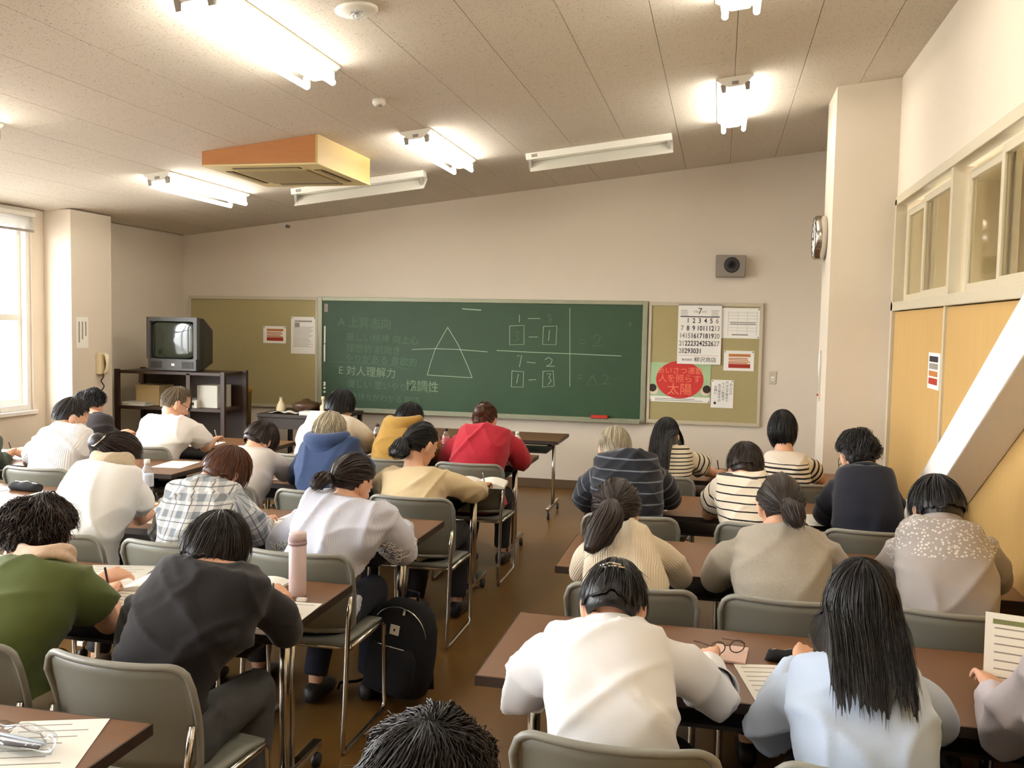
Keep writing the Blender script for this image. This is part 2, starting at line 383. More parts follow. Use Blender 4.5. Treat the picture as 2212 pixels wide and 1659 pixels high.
# ================================================================== CEILING FITTINGS
def tube_lamp(cx, y0, y1, label, lit=True):
    o = tag(empty('ceiling_lamp', (cx, (y0 + y1) / 2, cz(cx)), 0), label, 'lamp', 'twin tube ceiling lamps')
    o.rotation_euler = (0, -CA, 0); h = (y1 - y0) / 2
    MB().prism([(-.115, 0), (.115, 0), (.115, -.012), (.045, -.062), (-.045, -.062), (-.115, -.012)], -h, h, 1).build('housing', 'lamp_white', o)
    for s in (-1, 1):
        for ya, yb in ((-h + .01, -h + .035), (h - .035, h - .01)):
            b = MB().prism([(-.018, .0), (.018, .0), (.012, -.052), (-.012, -.052)], ya, yb, 1); b.V = [v + np.array([s * .075, 0, -.04]) for v in b.V]; b.build('socket', 'lamp_grey', o)
        t = MB(); t.tube([(s * .075, -h + .03, -.092), (s * .075, h - .03, -.092)], .0165, 12); t.build('tube', 'tube' if lit else 'lamp_white', o, smooth=True)
    MB().box(-.02, .02, -h - .004, -h + .03, -.05, -.03).build('pull_switch', 'lamp_grey', o)
    return o
tube_lamp(-2.165, 3.50, 4.76, 'large lit twin tube lamp over the left desks near the round ceiling detector')
tube_lamp(-4.29, 6.45, 7.70, 'lit twin tube lamp left of the wooden air conditioner')
tube_lamp(-2.165, 6.35, 7.60, 'lit twin tube lamp right of the wooden air conditioner')
tube_lamp(.032, 6.22, 7.48, 'lit twin tube lamp beside the right hand column')
tube_lamp(.032, 3.50, 4.76, 'lit twin tube lamp at the upper edge above the right desks')
tube_lamp(-4.29, 3.50, 4.76, 'lit twin tube lamp cut off at the far left edge')
for cx, w in ((-4.29, 'window side'), (-2.165, 'middle'), (.032, 'corridor side')): tube_lamp(cx, .45, 1.7, 'lit twin tube lamp of the rear row, ' + w)
def board_lamp(xa, xb, y, label):
    cx = (xa + xb) / 2; o = tag(empty('chalkboard_lamp', (cx, y, cz(cx))), label, 'lamp', 'unlit chalkboard lamps'); o.rotation_euler = (0, -CA, 0); h = (xb - xa) / 2 / math.cos(CA)
    b = MB(); b.box(-h, h, -.05, .05, -.055, 0); b.build('housing', 'lamp_white', o, bevel=.004)
    MB().box(-h + .05, -h + .1, -.052, -.045, -.04, -.015).build('switch_plate', 'lamp_grey', o)
    r = MB(); r.prism([(-.075, -.16), (-.068, -.163), (.06, -.062), (.055, -.055)], -h + .03, h - .0, 0); r.build('reflector', 'lamp_white', o)
    t = MB(); t.tube([(-h + .06, .02, -.12), (h - .03, .02, -.12)], .014, 10); t.build('tube', 'white_paint', o, smooth=True)
    for s in (-1, 1): MB().box(s * (h - .03) - .012, s * (h - .03) + .012, -.03, .035, -.14, -.05).build('socket', 'lamp_grey', o)
board_lamp(-3.80, -2.56, 7.78, 'unlit white chalkboard lamp under the air conditioner corner')
board_lamp(-1.64, -.44, 7.70, 'unlit white chalkboard lamp towards the right hand lit lamp')
# ceiling cassette in a wooden housing
ac = tag(empty('air_conditioner', (-3.215, 6.54, cz(-3.215))), 'ceiling cassette air conditioner boxed in orange wood', 'air conditioner')
zb = 2.782 - cz(-3.215); sx, sy = .445, .49
zt = lambda x: CS * x - .001
def slabx(x, t, y0, y1): return MB().prism([(x, zb + .012), (x + t, zb + .012), (x + t, zt(x + t)), (x, zt(x))], y0, y1, 1)
slabx(-sx, .018, -sy, sy).build('side_panel', 'ac_wood', ac); slabx(sx - .018, .018, -sy, sy).build('side_panel', 'ac_wood_lit', ac)
for s in (-1, 1):
    y = s * (sy - .009); MB().prism([(-sx + .018, zb + .012), (sx - .018, zb + .012), (sx - .018, zt(sx - .018)), (-sx + .018, zt(-sx + .018))], y - .009, y + .009, 1).build('side_panel', 'ac_wood', ac)
plain('ac_cream', (226, 206, 150), .5, vary=.04); plain('ac_slot', (52, 44, 30), .8); plain('ac_grille', (168, 152, 112), .6, vary=.06)
fp = MB().box(-sx - .006, sx + .006, -sy - .006, sy + .006, zb, zb + .014).build('face_plate', 'ac_cream', ac, bevel=.006)
g = MB().box(-.27, .27, -.29, .29, zb - .008, zb + .002).build('intake_grille', 'ac_grille', fp)
for i, (x0, x1, y0, y1) in enumerate(((-.26, .26, -.40, -.34), (-.26, .26, .34, .40), (-.38, -.32, -.28, .28), (.32, .38, -.28, .28))):
    MB().box(x0, x1, y0, y1, zb - .002, zb + .004).build('air_slot', 'ac_slot', fp)
    cxm, cym = (x0 + x1) / 2, (y0 + y1) / 2
    MB().box(x0 + .01, x1 - .01, y0 + .018, y1 - .018, zb - .008, zb - .001).build('louvre', 'ac_grille', fp)
# detectors
d = tag(empty('fire_detector', (*ceil_pt(770, 20)[:2], cz(ceil_pt(770, 20)[0]))), 'round white ceiling detector with clear dome beside the large lamp', 'detector'); d.rotation_euler = (0, -CA, 0)
MB().lathe([(.0, 0), (.098, 0), (.098, -.006), (.085, -.014), (.03, -.016), (0, -.016)], n=28).build('base_plate', 'lamp_white', d, smooth=True)
MB().lathe([(.03, -.016), (.032, -.022), (.026, -.036), (.012, -.046), (0, -.048)], n=16).build('dome', 'clear_plastic', d, smooth=True)
MB().lathe([(.008, -.016), (.008, -.034), (0, -.036)], n=10).build('sensor', 'chrome', d, smooth=True)
d = tag(empty('smoke_detector', (*ceil_pt(818, 215)[:2], cz(ceil_pt(818, 215)[0]))), 'small white smoke detector ahead of the air conditioner', 'detector'); d.rotation_euler = (0, -CA, 0)
MB().lathe([(0, 0), (.04, 0), (.042, -.02), (.036, -.034), (.0, -.036)], n=18).build('housing', 'lamp_white', d, smooth=True)
MB().lathe([(.02, -.036), (.02, -.04), (0, -.042)], n=12).build('sensor', 'lamp_grey', d, smooth=True)

# ================================================================== FRONT WALL
Y1 = YF - .002
fm = lambda x, z, y=YF - .03: Matrix.Translation((x, y, z)) @ Matrix.Rotation(math.pi / 2, 4, 'X')
bd = tag(empty('chalkboard', (-2.5, YF, 1.34)), 'long green chalkboard with chalk triangle and sums on front wall', 'chalkboard')
gx0, gx1, gz0, gz1 = -4.245 + 2.5, -.775 + 2.5, .762 - 1.34, 1.918 - 1.34
MB().box(gx0, gx1, -.03, -.002, gz0, gz1).build('writing_surface', 'chalkboard', bd)
for a in ((gx0 - .05, gx0, gz0 - .045, gz1 + .04), (gx1, gx1 + .05, gz0 - .045, gz1 + .04), (gx0, gx1, gz1, gz1 + .04), (gx0, gx1, gz0 - .045, gz0)):
    MB().box(a[0], a[1], -.045, -.001, a[2], a[3]).build('frame_bar', 'board_frame', bd, bevel=.003)
MB().prism([(-.12, gz0 - .04), (-.001, gz0 - .04), (-.001, gz0 - .02), (-.11, gz0 - .022), (-.115, gz0 - .005), (-.12, gz0 - .005)], gx0, gx1, 0).build('chalk_tray', 'board_frame', bd)
def bp(u, v):                                   # photo pixel on the board plane -> board-local x, z
    p = at(u, v, YF - .03); return p[0] + 2.5, p[2] - 1.34
def stroke(pts, w=.008, name='chalk_line', mat='chalk'):
    w = w * .68; P = [bp(*q) for q in pts]; b = MB(); R = []
    n = len(P)
    for i, (x, z) in enumerate(P):
        a, c2 = P[max(i - 1, 0)], P[min(i + 1, n - 1)]; t = np.array([c2[0] - a[0], c2[1] - a[1]]); t /= np.linalg.norm(t) + 1e-9
        nx, nz = -t[1] * w / 2, t[0] * w / 2
        R.append([(x - nx, -.0305, z - nz), (x + nx, -.0305, z + nz), (x + nx, -.0325, z + nz), (x - nx, -.0325, z - nz)])
    b.rings(R); return b
def chalk(name, strokes, w=.008, mat='chalk', label=None):
    b = MB()
    for s in strokes:
        q = stroke(s, w); V, Q, T = q.arrays(); b.add(V, Q, T)
    o = b.build(name, mat, bd); o['kind'] = 'stuff'
    return o
chalk('chalk_triangle', [[(967, 707), (940, 755), (930, 785), (923, 810)], [(967, 707), (990, 745), (1010, 790), (1020, 815)], [(923, 810), (970, 813), (1020, 816)]], .009)
chalk('chalk_line', [[(890, 755), (940, 753), (990, 755), (1053, 760)]], .010)
chalk('chalk_line', [[(713, 781), (790, 785), (850, 790), (883, 799)]], .006, 'chalk_faint')
chalk('chalk_line', [[(1073, 757), (1150, 761), (1230, 764), (1342, 769)]], .010)
chalk('chalk_line', [[(1231, 665), (1231, 740), (1231, 835)]], .008)
chalk('chalk_line', [[(998, 667), (1040, 670)]], .014)
chalk('chalk_boxes', [[(1101, 704), (1132, 703), (1132, 744), (1101, 745), (1101, 704)], [(1174, 705), (1203, 704), (1201, 745), (1172, 744), (1174, 705)], [(1106, 801), (1131, 803), (1130, 836), (1105, 836), (1106, 801)], [(1173, 802), (1195, 801), (1197, 834), (1172, 836), (1173, 802)]], .008)
chalk('chalk_digits', [[(1122, 680), (1122, 696)], [(1140, 688), (1167, 688)], [(1142, 728), (1162, 728)], [(1187, 713), (1185, 736)], [(1138, 782), (1157, 784)], [(1117, 769), (1127, 768), (1122, 793)], [(1120, 808), (1116, 828)], [(1142, 821), (1158, 820)],
   [(1177, 777), (1185, 772), (1193, 777), (1190, 786), (1180, 791), (1198, 791)], [(1182, 808), (1190, 807), (1186, 816), (1191, 822), (1184, 831)]], .008)
chalk('chalk_digits', [[(1184, 678), (1192, 683), (1190, 690), (1184, 692), (1188, 697), (1192, 692), (1186, 686), (1184, 678)], [(1112, 715), (1120, 717), (1116, 725), (1121, 732), (1113, 737)], [(1250, 733), (1264, 735)], [(1250, 742), (1264, 742)],
   [(1282, 730), (1290, 722), (1297, 728), (1292, 740), (1278, 748), (1300, 747)], [(1248, 811), (1259, 810)], [(1247, 817), (1258, 818)], [(1281, 811), (1290, 832), (1266, 832), (1281, 811)], [(1300, 812), (1308, 808), (1314, 816), (1308, 825), (1300, 830), (1317, 829)], [(1356, 700), (1366, 699)], [(1361, 695), (1361, 706)]], .006, 'chalk_faint')
def board_text(s, u, v, h, mat='chalk_faint'):
    x, z = bp(u, v)
    me = text_mesh(s, h, mat, 'chalk_writing', bd, Matrix.Translation((x, -.0325, z)) @ Matrix.Rotation(math.pi / 2, 4, 'X') @ Matrix.Rotation(-.035, 4, 'Z'), 'LEFT')
    o = link('chalk_writing', me, bd); o['kind'] = 'stuff'; return o
for s, u, v, h, m in (('A 上昇志向', 730, 696, .125, 'chalk_faint'), ('厳しい精神 向上心', 748, 728, .10, 'chalk_faint'), ('理想的 前向き', 748, 752, .10, 'chalk_faint'), ('やりがある 意欲的', 745, 774, .10, 'chalk_faint'),
   ('E 対人理解力', 731, 800, .115, 'chalk_mid'), ('優しい 思いやりがある', 750, 829, .095, 'chalk_faint'), ('協調性', 876, 833, .125, 'chalk_mid'), ('気持ちがわかる 親切', 757, 856, .085, 'chalk_faint')): board_text(s, u, v, h, m)
# things on the board
def fwbox(name, u0, v0, u1, v1, t, mat, label, cat, y=YF - .03, group=None, bev=.003):
    a, b = at(u0, v0, y), at(u1, v1, y); x0, x1 = sorted((a[0], b[0])); z0, z1 = sorted((a[2], b[2]))
    o = MB().box(x0 - (x0 + x1) / 2, x1 - (x0 + x1) / 2, -t, 0, z0 - (z0 + z1) / 2, z1 - (z0 + z1) / 2).build(name, mat, bevel=bev)
    o.location = ((x0 + x1) / 2, y, (z0 + z1) / 2); tag(o, label, cat, group); return o
fwbox('magnet_bar', 700.5, 704, 703.5, 742, .008, 'white_paint', 'upper white magnet bar at the chalkboard left edge', 'magnet', group='magnet bars')
fwbox('magnet_bar', 700, 743.5, 703, 781, .008, 'white_paint', 'lower white magnet bar at the chalkboard left edge', 'magnet', group='magnet bars')
fwbox('magnet_clip', 701, 656, 709, 674, .008, 'lamp_grey', 'grey magnet clip in the top left chalkboard corner', 'magnet')
for i, v in enumerate((827, 831.5, 838, 846.5)):
    p = at(701.5, v, YF - .03); o = MB().lathe([(0, 0), (.014, 0), (.014, -.006), (.009, -.012), (0, -.012)], n=14, axis=1).build('magnet_button', 'white_paint', smooth=True); o.location = p
    tag(o, 'small white magnet button at the chalkboard left edge, %s from the top' % ('first', 'second', 'third', 'fourth')[i], 'magnet', 'magnet buttons')
ty = YF - .062; tz = .762 - .021
o = empty('chalkboard_eraser', (-1.185, ty, tz + .003)); tag(o, 'red chalkboard eraser resting on the chalk tray', 'eraser')
plain('felt_red', (196, 58, 44), .85, vary=.1); plain('felt_dark', (70, 24, 20), .9)
MB().box(-.085, .085, -.027, .027, .014, .046).build('grip', 'felt_red', o, bevel=.008); MB().box(-.083, .083, -.026, .026, 0, .015).build('felt_pad', 'felt_dark', o)
for i, (x, L) in enumerate(((-.86, .055), (-.93, .03), (-2.15, .04))):
    o = MB().tube([(-L / 2, 0, 0), (L / 2, 0, 0)], .0055, 8).build('chalk_stick', 'white_paint', smooth=True); o.location = (x, ty, tz + .0065); o.rotation_euler = (0, 0, .05)
    tag(o, ('white chalk stick at the right end of the chalk tray', 'short chalk stub beside the right tray corner', 'white chalk stick in the middle of the chalk tray')[i], 'chalk', 'chalk on the tray')
# bulletin boards either side
def bulletin(x0, x1, z0, z1, label):
    o = tag(empty('bulletin_board', ((x0 + x1) / 2, YF, (z0 + z1) / 2)), label, 'bulletin board', 'felt bulletin boards'); hw, hh = (x1 - x0) / 2, (z1 - z0) / 2
    MB().box(-hw, hw, -.018, -.001, -hh, hh).build('felt_panel', 'bulletin', o)
    for a in ((-hw, hw, hh - .035, hh), (-hw, hw, -hh, -hh + .035), (-hw, -hw + .03, -hh + .035, hh - .035), (hw - .03, hw, -hh + .035, hh - .035)): MB().box(a[0], a[1], -.032, -.001, a[2], a[3]).build('frame_bar', 'trimpaint', o, bevel=.003)
bulletin(-5.87, -4.30, .73, 1.955, 'olive felt bulletin board behind the television corner'); bulletin(-.715, .40, .73, 1.95, 'felt bulletin board with calendar beside the chalkboard')
# papers pinned to the boards
def sheet(name, u0, v0, u1, v1, label, cat, y=YF - .02, mat='paper', group=None):
    a, b = at(u0, v0, y), at(u1, v1, y); w, h = abs(b[0] - a[0]), abs(a[2] - b[2]); o = tag(empty(name, ((a[0] + b[0]) / 2, y, (a[2] + b[2]) / 2)), label, cat, group)
    MB().box(-w / 2, w / 2, -.004, 0, -h / 2, h / 2).build('sheet', mat, o); return o, w, h
def bar(o, x0, x1, z0, z1, mat, name='print_block'): return MB().box(x0, x1, -.0052, -.0035, z0, z1).build(name, mat, o)
def lines(o, x0, x1, zs, mat='ink_faint', h=.004, ragged=True, name='print_lines'):
    b = MB()
    for z in zs: b.box(x0, x1 - (random.random() * .25 * (x1 - x0) if ragged else 0), -.005, -.0035, z - h / 2, z + h / 2)
    return b.build(name, mat, o)
def pins(o, w, h, which=((-1, 1), (1, 1))):
    for sx_, sz_ in which: q = MB().lathe([(0, -.004), (.006, -.004), (.006, -.009), (0, -.01)], n=8, axis=1).build('pin', 'dark_metal', o); q.location = (sx_ * (w / 2 - .012), 0, sz_ * (h / 2 - .012))
def T(o, s, x, z, size, mat, name='print_text', rot=0., y=-.0052): return link(name, text_mesh(s, size, mat, name, o, Matrix.Translation((x, y, z)) @ Matrix.Rotation(math.pi / 2, 4, 'X') @ Matrix.Rotation(rot, 4, 'Z')), o)
for (q, lab, nm) in (((569, 704, 618, 742), 'orange and red notice pinned to the television side bulletin board', 'red_notice'), ((1564, 757, 1628, 802), 'orange and red notice pinned under the white plan sheet', 'red_notice')):
    o, w, h = sheet(nm, *q, lab, 'notice', group='orange and red notices'); pins(o, w, h)
    bar(o, -w * .34, w * .38, h * .2, h * .34, 'ink_orange'); bar(o, -w * .34, w * .38, -h * .36, -h * .16, 'ink_red'); lines(o, -w * .34, w * .38, [h * .12, h * .04, -h * .05, -h * .12], 'ink_orange', .01)
o, w, h = sheet('notice_sheet', 629, 684, 682, 765, 'tall white notice sheet beside the chalkboard left edge', 'notice'); pins(o, w, h)
lines(o, -w * .4, w * .4, [h * (.22 - .035 * i) for i in range(16)]); bar(o, -w * .35, w * .35, h * .36, h * .4, 'ink_faint', 'print_heading'); bar(o, -w * .35, -w * .15, h * .22, h * .34, 'ink_faint')
o, w, h = sheet('plan_sheet', 1557, 665, 1640, 732, 'faint white plan sheet half behind the calendar', 'notice', mat='paper'); pins(o, w, h, ((1, 1), (1, -1)))
lines(o, -w * .3, w * .45, [h * (.35 - .1 * i) for i in range(7)], 'paper_grey', .003, False)
for i in range(4): bar(o, -w * .3 + i * w * .24, -w * .3 + i * w * .24 + .003, -h * .4, h * .4, 'paper_grey', 'print_rule')
lines(o, -w * .25, w * .42, [h * .02, -h * .03], 'ink_faint', .008); lines(o, -w * .2, w * .25, [-h * .38], 'ink_faint', .012)
o, w, h = sheet('vertical_text_notice', 1537, 820, 1583, 882, 'white notice with vertical lettering and small crest below the orange notice', 'notice'); pins(o, w, h)
for i, (s, z) in enumerate((('出入口の', .3), ('戸は必ず閉めて', .12), ('下さい節電の', .12), ('為冷暖房中の', .05), ('お願い', .22))):
    T(o, '\n'.join(s), w * (.38 - .17 * i), h * z * .6, .030, 'ink')
MB().lathe([(0, -.004), (.013, -.004), (.013, -.0055), (0, -.0055)], n=12, axis=1).build('crest', 'ink', o).location = (-w * .32, 0, -h * .33)
# poster: large red disc, lettering, two side-on heads left as plain dark hair shapes
o, w, h = sheet('red_sun_poster', 1404, 782, 1533, 871, 'pale green poster with a large red disc under the calendar', 'poster', y=YF - .02, mat='paper'); pins(o, w, h, ((1, -1), (-1, -1)))
plain('poster_green', (170, 196, 150), .8, vary=.15, scale=9); plain('poster_red', (204, 52, 46), .7, vary=.06); plain('poster_letter', (236, 130, 96), .7); plain('poster_hair', (54, 44, 34), .8); plain('poster_skin', (232, 206, 184), .8)
bar(o, -w * .5, w * .5, -h * .36, h * .5, 'poster_green', 'print_ground')
rdisc = MB().lathe([(0, -.0058), (.235, -.0058), (.235, -.0062), (0, -.0062)], n=48, axis=1).build('print_disc', 'poster_red', o); rdisc.scale = (1, 1, .80); rdisc.location = (0, 0, h * .07)
for s, x, z, sz in (('あいさつ運動', 0, .115, .075), ('人を照らす', 0, .035, .085), ('太陽', 0, -.075, .125)): T(o, s, x, z, sz, 'poster_letter', y=-.0066)
for s in (-1, 1):
    f = MB().lathe([(0, -.0055), (.042, -.0055), (.042, -.0059), (0, -.0059)], n=18, axis=1).build('print_face', 'poster_skin', o); f.location = (s * .255, 0, -.085)
    f = MB().lathe([(0, -.0055), (.040, -.0055), (.040, -.0064), (0, -.0064)], n=18, axis=1).build('print_hair', 'poster_hair', o); f.location = (s * .268, 0, -.06)
lines(o, -w * .4, w * .42, [-h * .42, -h * .46], 'ink_faint', .006)
# wall calendar
o, w, h = sheet('wall_calendar', 1466, 657, 1556, 788, 'white July wall calendar hanging over the board frame', 'calendar', y=YF - .036)
MB().tube([(-.012, -.004, h / 2 - .004), (0, -.006, h / 2 + .014), (.012, -.004, h / 2 - .004)], .003, 6).build('hanger', 'chrome', o)
MB().box(-w / 2, w / 2, -.008, .0, h / 2 - .012, h / 2 + .004).build('binding_strip', 'lamp_grey', o)
T(o, '7', 0, h * .385, .085, 'ink', 'print_month'); T(o, '令和    元年', 0, h * .375, .026, 'ink_faint', 'print_year')
lines(o, -w * .44, -w * .26, [h * (.40 - .022 * i) for i in range(5)], 'ink_faint', .004); lines(o, w * .26, w * .44, [h * (.40 - .022 * i) for i in range(5)], 'ink_faint', .004)
bar(o, -w * .45, w * .45, h * .286, h * .302, 'ink', 'print_rule'); lines(o, -w * .46, w * .46, [-h * .355], 'ink_red', .002, False)
for n in range(1, 32):
    k = n; colm, row = k % 7, k // 7
    sun = colm in (0, 6) or n == 15
    link('print_date', text_mesh(str(n), .068, 'ink_faint' if sun else 'ink', 'print_date', o, Matrix.Translation((-w * .40 + colm * w * .133, -.0052, h * (.225 - row * .127))) @ Matrix.Rotation(math.pi / 2, 4, 'X') @ Matrix.Scale(.82, 4, (1, 0, 0)), ext=.0004, bold=.0012), o)
T(o, '株式会社', -w * .27, -h * .43, .026, 'ink', 'print_name'); T(o, '柳沢商店', w * .15, -h * .43, .055, 'ink', 'print_name')
# loudspeaker box
o = tag(empty('wall_speaker', (.07, YF, 2.308)), 'grey square wall speaker with round black cone above the bulletin board', 'speaker')
plain('speaker_grey', (140, 130, 118), .6, vary=.06)
MB().box(-.142, .142, -.11, 0, -.106, .106).build('cabinet', 'speaker_grey', o, bevel=.008)
MB().lathe([(0, -.108), (.074, -.108), (.076, -.114), (.066, -.116), (.0, -.114)], n=28, axis=1, c=(.01, 0, .01)).build('speaker_cone', 'black_plastic', o, smooth=True)
# switch plate
o = tag(empty('wall_switch', (.51, YF, 1.223)), 'small wall switch plate right of the bulletin board', 'switch')
MB().box(-.032, .032, -.01, 0, -.062, .062).build('plate', 'trimpaint', o, bevel=.003); MB().box(-.016, .016, -.014, -.008, -.03, .012).build('rocker', 'white_paint', o, bevel=.002); MB().lathe([(0, -.008), (.008, -.008), (.007, -.017), (0, -.017)], n=10, axis=1, c=(0, 0, -.012)).build('indicator', 'chrome', o)
o = MB().lathe([(0, 0), (.016, 0), (.013, -.02), (.02, -.035), (0, -.036)], n=12, axis=1).build('wall_hook', 'lamp_grey', smooth=True); o.location = (-4.667, YF, 2.72); tag(o, 'small grey hook high on the front wall near the left corner', 'hook')
# clock and thermometer on the right column
o = tag(empty('wall_clock', (.737, 7.30, 2.385)), 'round silver wall clock seen edge on at the column', 'clock')
MB().lathe([(0, 0), (.155, 0), (.165, -.02), (.165, -.075), (.152, -.088), (.14, -.08), (0, -.08)], n=36, axis=0).build('case', 'chrome', o, smooth=True)
MB().lathe([(0, -.081), (.138, -.081), (.138, -.083), (0, -.083)], n=32, axis=0).build('dial', 'paper', o)
MB().box(-.087, -.084, -.006, .006, -.02, .09).build('hour_hand', 'ink', o); MB().box(-.089, -.0865, -.01, .1, -.005, .005).build('minute_hand', 'ink', o)
for k in range(12):
    a = k * math.pi / 6; q = MB().box(-.0855, -.083, -.004, .004, .108, .128).build('hour_mark', 'ink', o); q.rotation_euler = (a, 0, 0)
o = tag(empty('wall_thermometer', (.737, 7.26, 1.36)), 'slim wooden thermometer on the column side below the clock', 'thermometer')
MB().box(-.012, 0, -.022, .022, -.19, .19).build('backing', 'trimpaint', o, bevel=.003); MB().tube([(-.016, 0, -.14), (-.016, 0, .16)], .005, 8).build('glass_tube', 'clear_plastic', o); MB().ball((-.016, 0, -.145), .009, 6).build('bulb', 'ink_red', o, smooth=True)
# left pier: notice and wall phone
o = tag(empty('column_notice', (CLX, 7.37, 1.55)), 'white notice on the window column above the wall telephone', 'notice')
MB().box(0, .003, -.08, .08, -.14, .14).build('sheet', 'paper', o)
for i, y in enumerate((-.045, 0.0, .045)): MB().box(.003, .0045, y - .008, y + .008, -.09 + .03 * i, .1).build('print_column', 'ink_faint', o)
o = tag(empty('wall_telephone', (CLX, 7.60, 1.26)), 'cream wall telephone with hanging cord on the window column', 'telephone')
plain('phone_cream', (224, 208, 172), .45, vary=.04)
MB().box(0, .045, -.05, .05, -.10, .10).build('base', 'phone_cream', o, bevel=.01); MB().tube([(.06, 0, -.09), (.085, 0, -.07), (.09, 0, 0), (.085, 0, .07), (.06, 0, .09)], [.016, .02, .014, .02, .016], 10).build('handset', 'phone_cream', o, smooth=True)
MB().box(.044, .05, .02, .042, -.05, .04).build('key_panel', 'dark_metal', o)
cord = [(.05 + .01 * math.sin(i * .9), -.02 + .015 * math.cos(i * .9) + .0005 * i * i * .06, -.1 - .014 * i) for i in range(16)] + [(.05, .02, -.3), (.03, .03, -.34)]
MB().tube(cord, .006, 6).build('cord', 'dark_metal', o, smooth=True)
# notice on the wooden panelling
o = tag(empty('panel_notice', (XR, 5.52, 1.485)), 'orange and brown notice pinned to the wooden wall panel', 'notice')
MB().box(-.004, 0, -.14, .14, -.1, .1).build('sheet', 'paper', o)
for z0, z1, m in ((.05, .082, 'ink'), (.01, .042, 'ink_faint'), (-.03, .0, 'ink_orange'), (-.075, -.04, 'ink_red')): MB().box(-.0055, -.003, -.1, .11, z0, z1).build('print_block', m, o)
o.location.x = XR

# ================================================================== TV CORNER
rk = tag(empty('shelf_rack', (-5.205, 8.0, 0)), 'dark brown open rack carrying the television in the corner', 'rack')
wood('rack_wood', (52, 34, 20), (10, 10, 1), .5, .25)
hw = .575
for x in (-hw, .21, hw):
    for y in (0, .42):
        if x == .21 and y: continue
        MB().box(x - .022, x + .022, y, y + .04, 0, 1.19 if x != .21 else 1.17).build('post', 'rack_wood', rk, bevel=.003)
for z, nm in ((1.15, 'top_shelf'), (.80, 'shelf'), (.42, 'shelf'), (.10, 'shelf')): MB().box(-hw + .022, hw - .022, .0, .46, z, z + .03).build(nm, 'rack_wood', rk, bevel=.003)
MB().box(-hw + .02, hw - .02, .44, .455, .13, 1.15).build('back_panel', 'rack_wood', rk)
MB().box(-hw + .25, -hw + .29, .0, .02, 1.06, 1.15).build('bracket', 'rack_wood', rk)
tv = tag(empty('television', (-5.19, 8.06, 1.181)), 'old grey tube television on the dark rack', 'television')
plain('tv_grey', (74, 72, 70), .45, vary=.06); plain('tv_dark', (40, 36, 30), .55); 
k = NT('tv_screen'); k.b.inputs['Base Color'].default_value = srgb(38, 48, 38); k.b.inputs['Roughness'].default_value = .09; k.b.inputs['Coat Weight'].default_value = .5; MATS['tv_screen'] = k.m
b = MB(); R = []
for y, s, zc in ((.0, 1, 0), (.10, 1.0, 0), (.14, .95, .0), (.36, .72, -.02), (.42, .66, -.03)):
    hx, hz = .27 * s, .255 * s; R.append([(-hx, y, .262 - hz + zc), (hx, y, .262 - hz + zc), (hx, y, .262 + hz + zc), (-hx, y, .262 + hz + zc)])
b.rings(R).build('cabinet', 'tv_dark', tv, bevel=.008)
b = MB(); b.box(-.272, .272, -.03, .02, .485, .525); b.box(-.272, -.235, -.03, .02, .12, .485); b.box(.235, .272, -.03, .02, .12, .485); b.box(-.26, .26, -.025, .02, .01, .12)
fb = b.build('bezel', 'tv_grey', tv)
scr = MB(); R = []
for s, y in ((1, -.004), (.9, -.012), (.7, -.018), (.4, -.022), (.05, -.023)):
    a = np.linspace(0, 2 * np.pi, 33)[:-1]; q = np.stack([.238 * s * np.sign(np.cos(a)) * abs(np.cos(a)) ** .28, np.full(32, y), .302 + .186 * s * np.sign(np.sin(a)) * abs(np.sin(a)) ** .28], 1); R.append(q)
scr.rings(R).build('screen', 'tv_screen', tv, smooth=True)
for x in (-.17, .17): MB().box(x - .06, x + .06, -.029, -.02, .03, .095).build('speaker_grille', 'tv_dark', fb)
MB().box(.0, .03, -.031, -.02, .055, .075).build('power_button', 'chrome', fb)
def prop(name, loc, label, cat, group=None, rz=0.): return tag(empty(name, loc, rz), label, cat, group)
o = prop('video_player', (-5.12, 8.03, .831), 'grey video player on the rack shelf under the television', 'player'); MB().box(-.2, .2, 0, .3, .0, .075).build('body', 'paper_grey', o, bevel=.004); MB().box(-.15, .05, -.002, .004, .03, .055).build('tape_slot', 'black_plastic', o); MB().box(.08, .17, -.002, .004, .03, .055).build('display', 'tv_dark', o)
o = prop('shelf_label', (-5.02, 8.02, 1.181), 'pale label strip on the rack front under the television', 'label'); 
MB().box(-.06, .06, -.006, .0, -.028, -.002).build('tag_plate', 'white_paint', o); MB().box(-.022, -.018, -.008, -.005, -.028, -.002).build('divider', 'ink_faint', o)
wood('carton', (196, 172, 124), (3, 3, 3), .8, .06)
o = prop('cardboard_box', (-5.32, 8.08, .831), 'long pale cardboard box on the rack shelf', 'box'); MB().box(-.34, -.08, .06, .3, 0, .19).build('body', 'carton', o, bevel=.004); MB().box(-.345, -.075, .055, .305, .17, .2).build('lid', 'carton', o, bevel=.003)
o = prop('carton', (-4.86, 8.1, .831), 'pale carton at the right end of the rack shelf', 'box'); MB().box(-.1, .12, .0, .26, 0, .22).build('body', 'paper_grey', o, bevel=.004); MB().box(-.1, .12, .12, .14, .219, .222).build('tape', 'carton', o)
for i in range(4):
    o = MB().box(-.13, .13, -.1, .1, 0, .018).build('binder', ('paper', 'paper_grey', 'carton', 'paper_grey')[i], bevel=.003); o.location = (-5.6, 8.12, .831 + i * .0185) if i < 2 else (-4.93, 8.14, .451 + (i - 2) * .0185); o.rotation_euler = (0, 0, .1 * i - .1)
    tag(o, ('white binder lying at the bottom of the rack shelf pile', 'grey binder lying on the white binder in the rack', 'tan binder on the lower rack shelf', 'grey binder on the tan binder in the rack')[i], 'binder', 'binders in the rack')
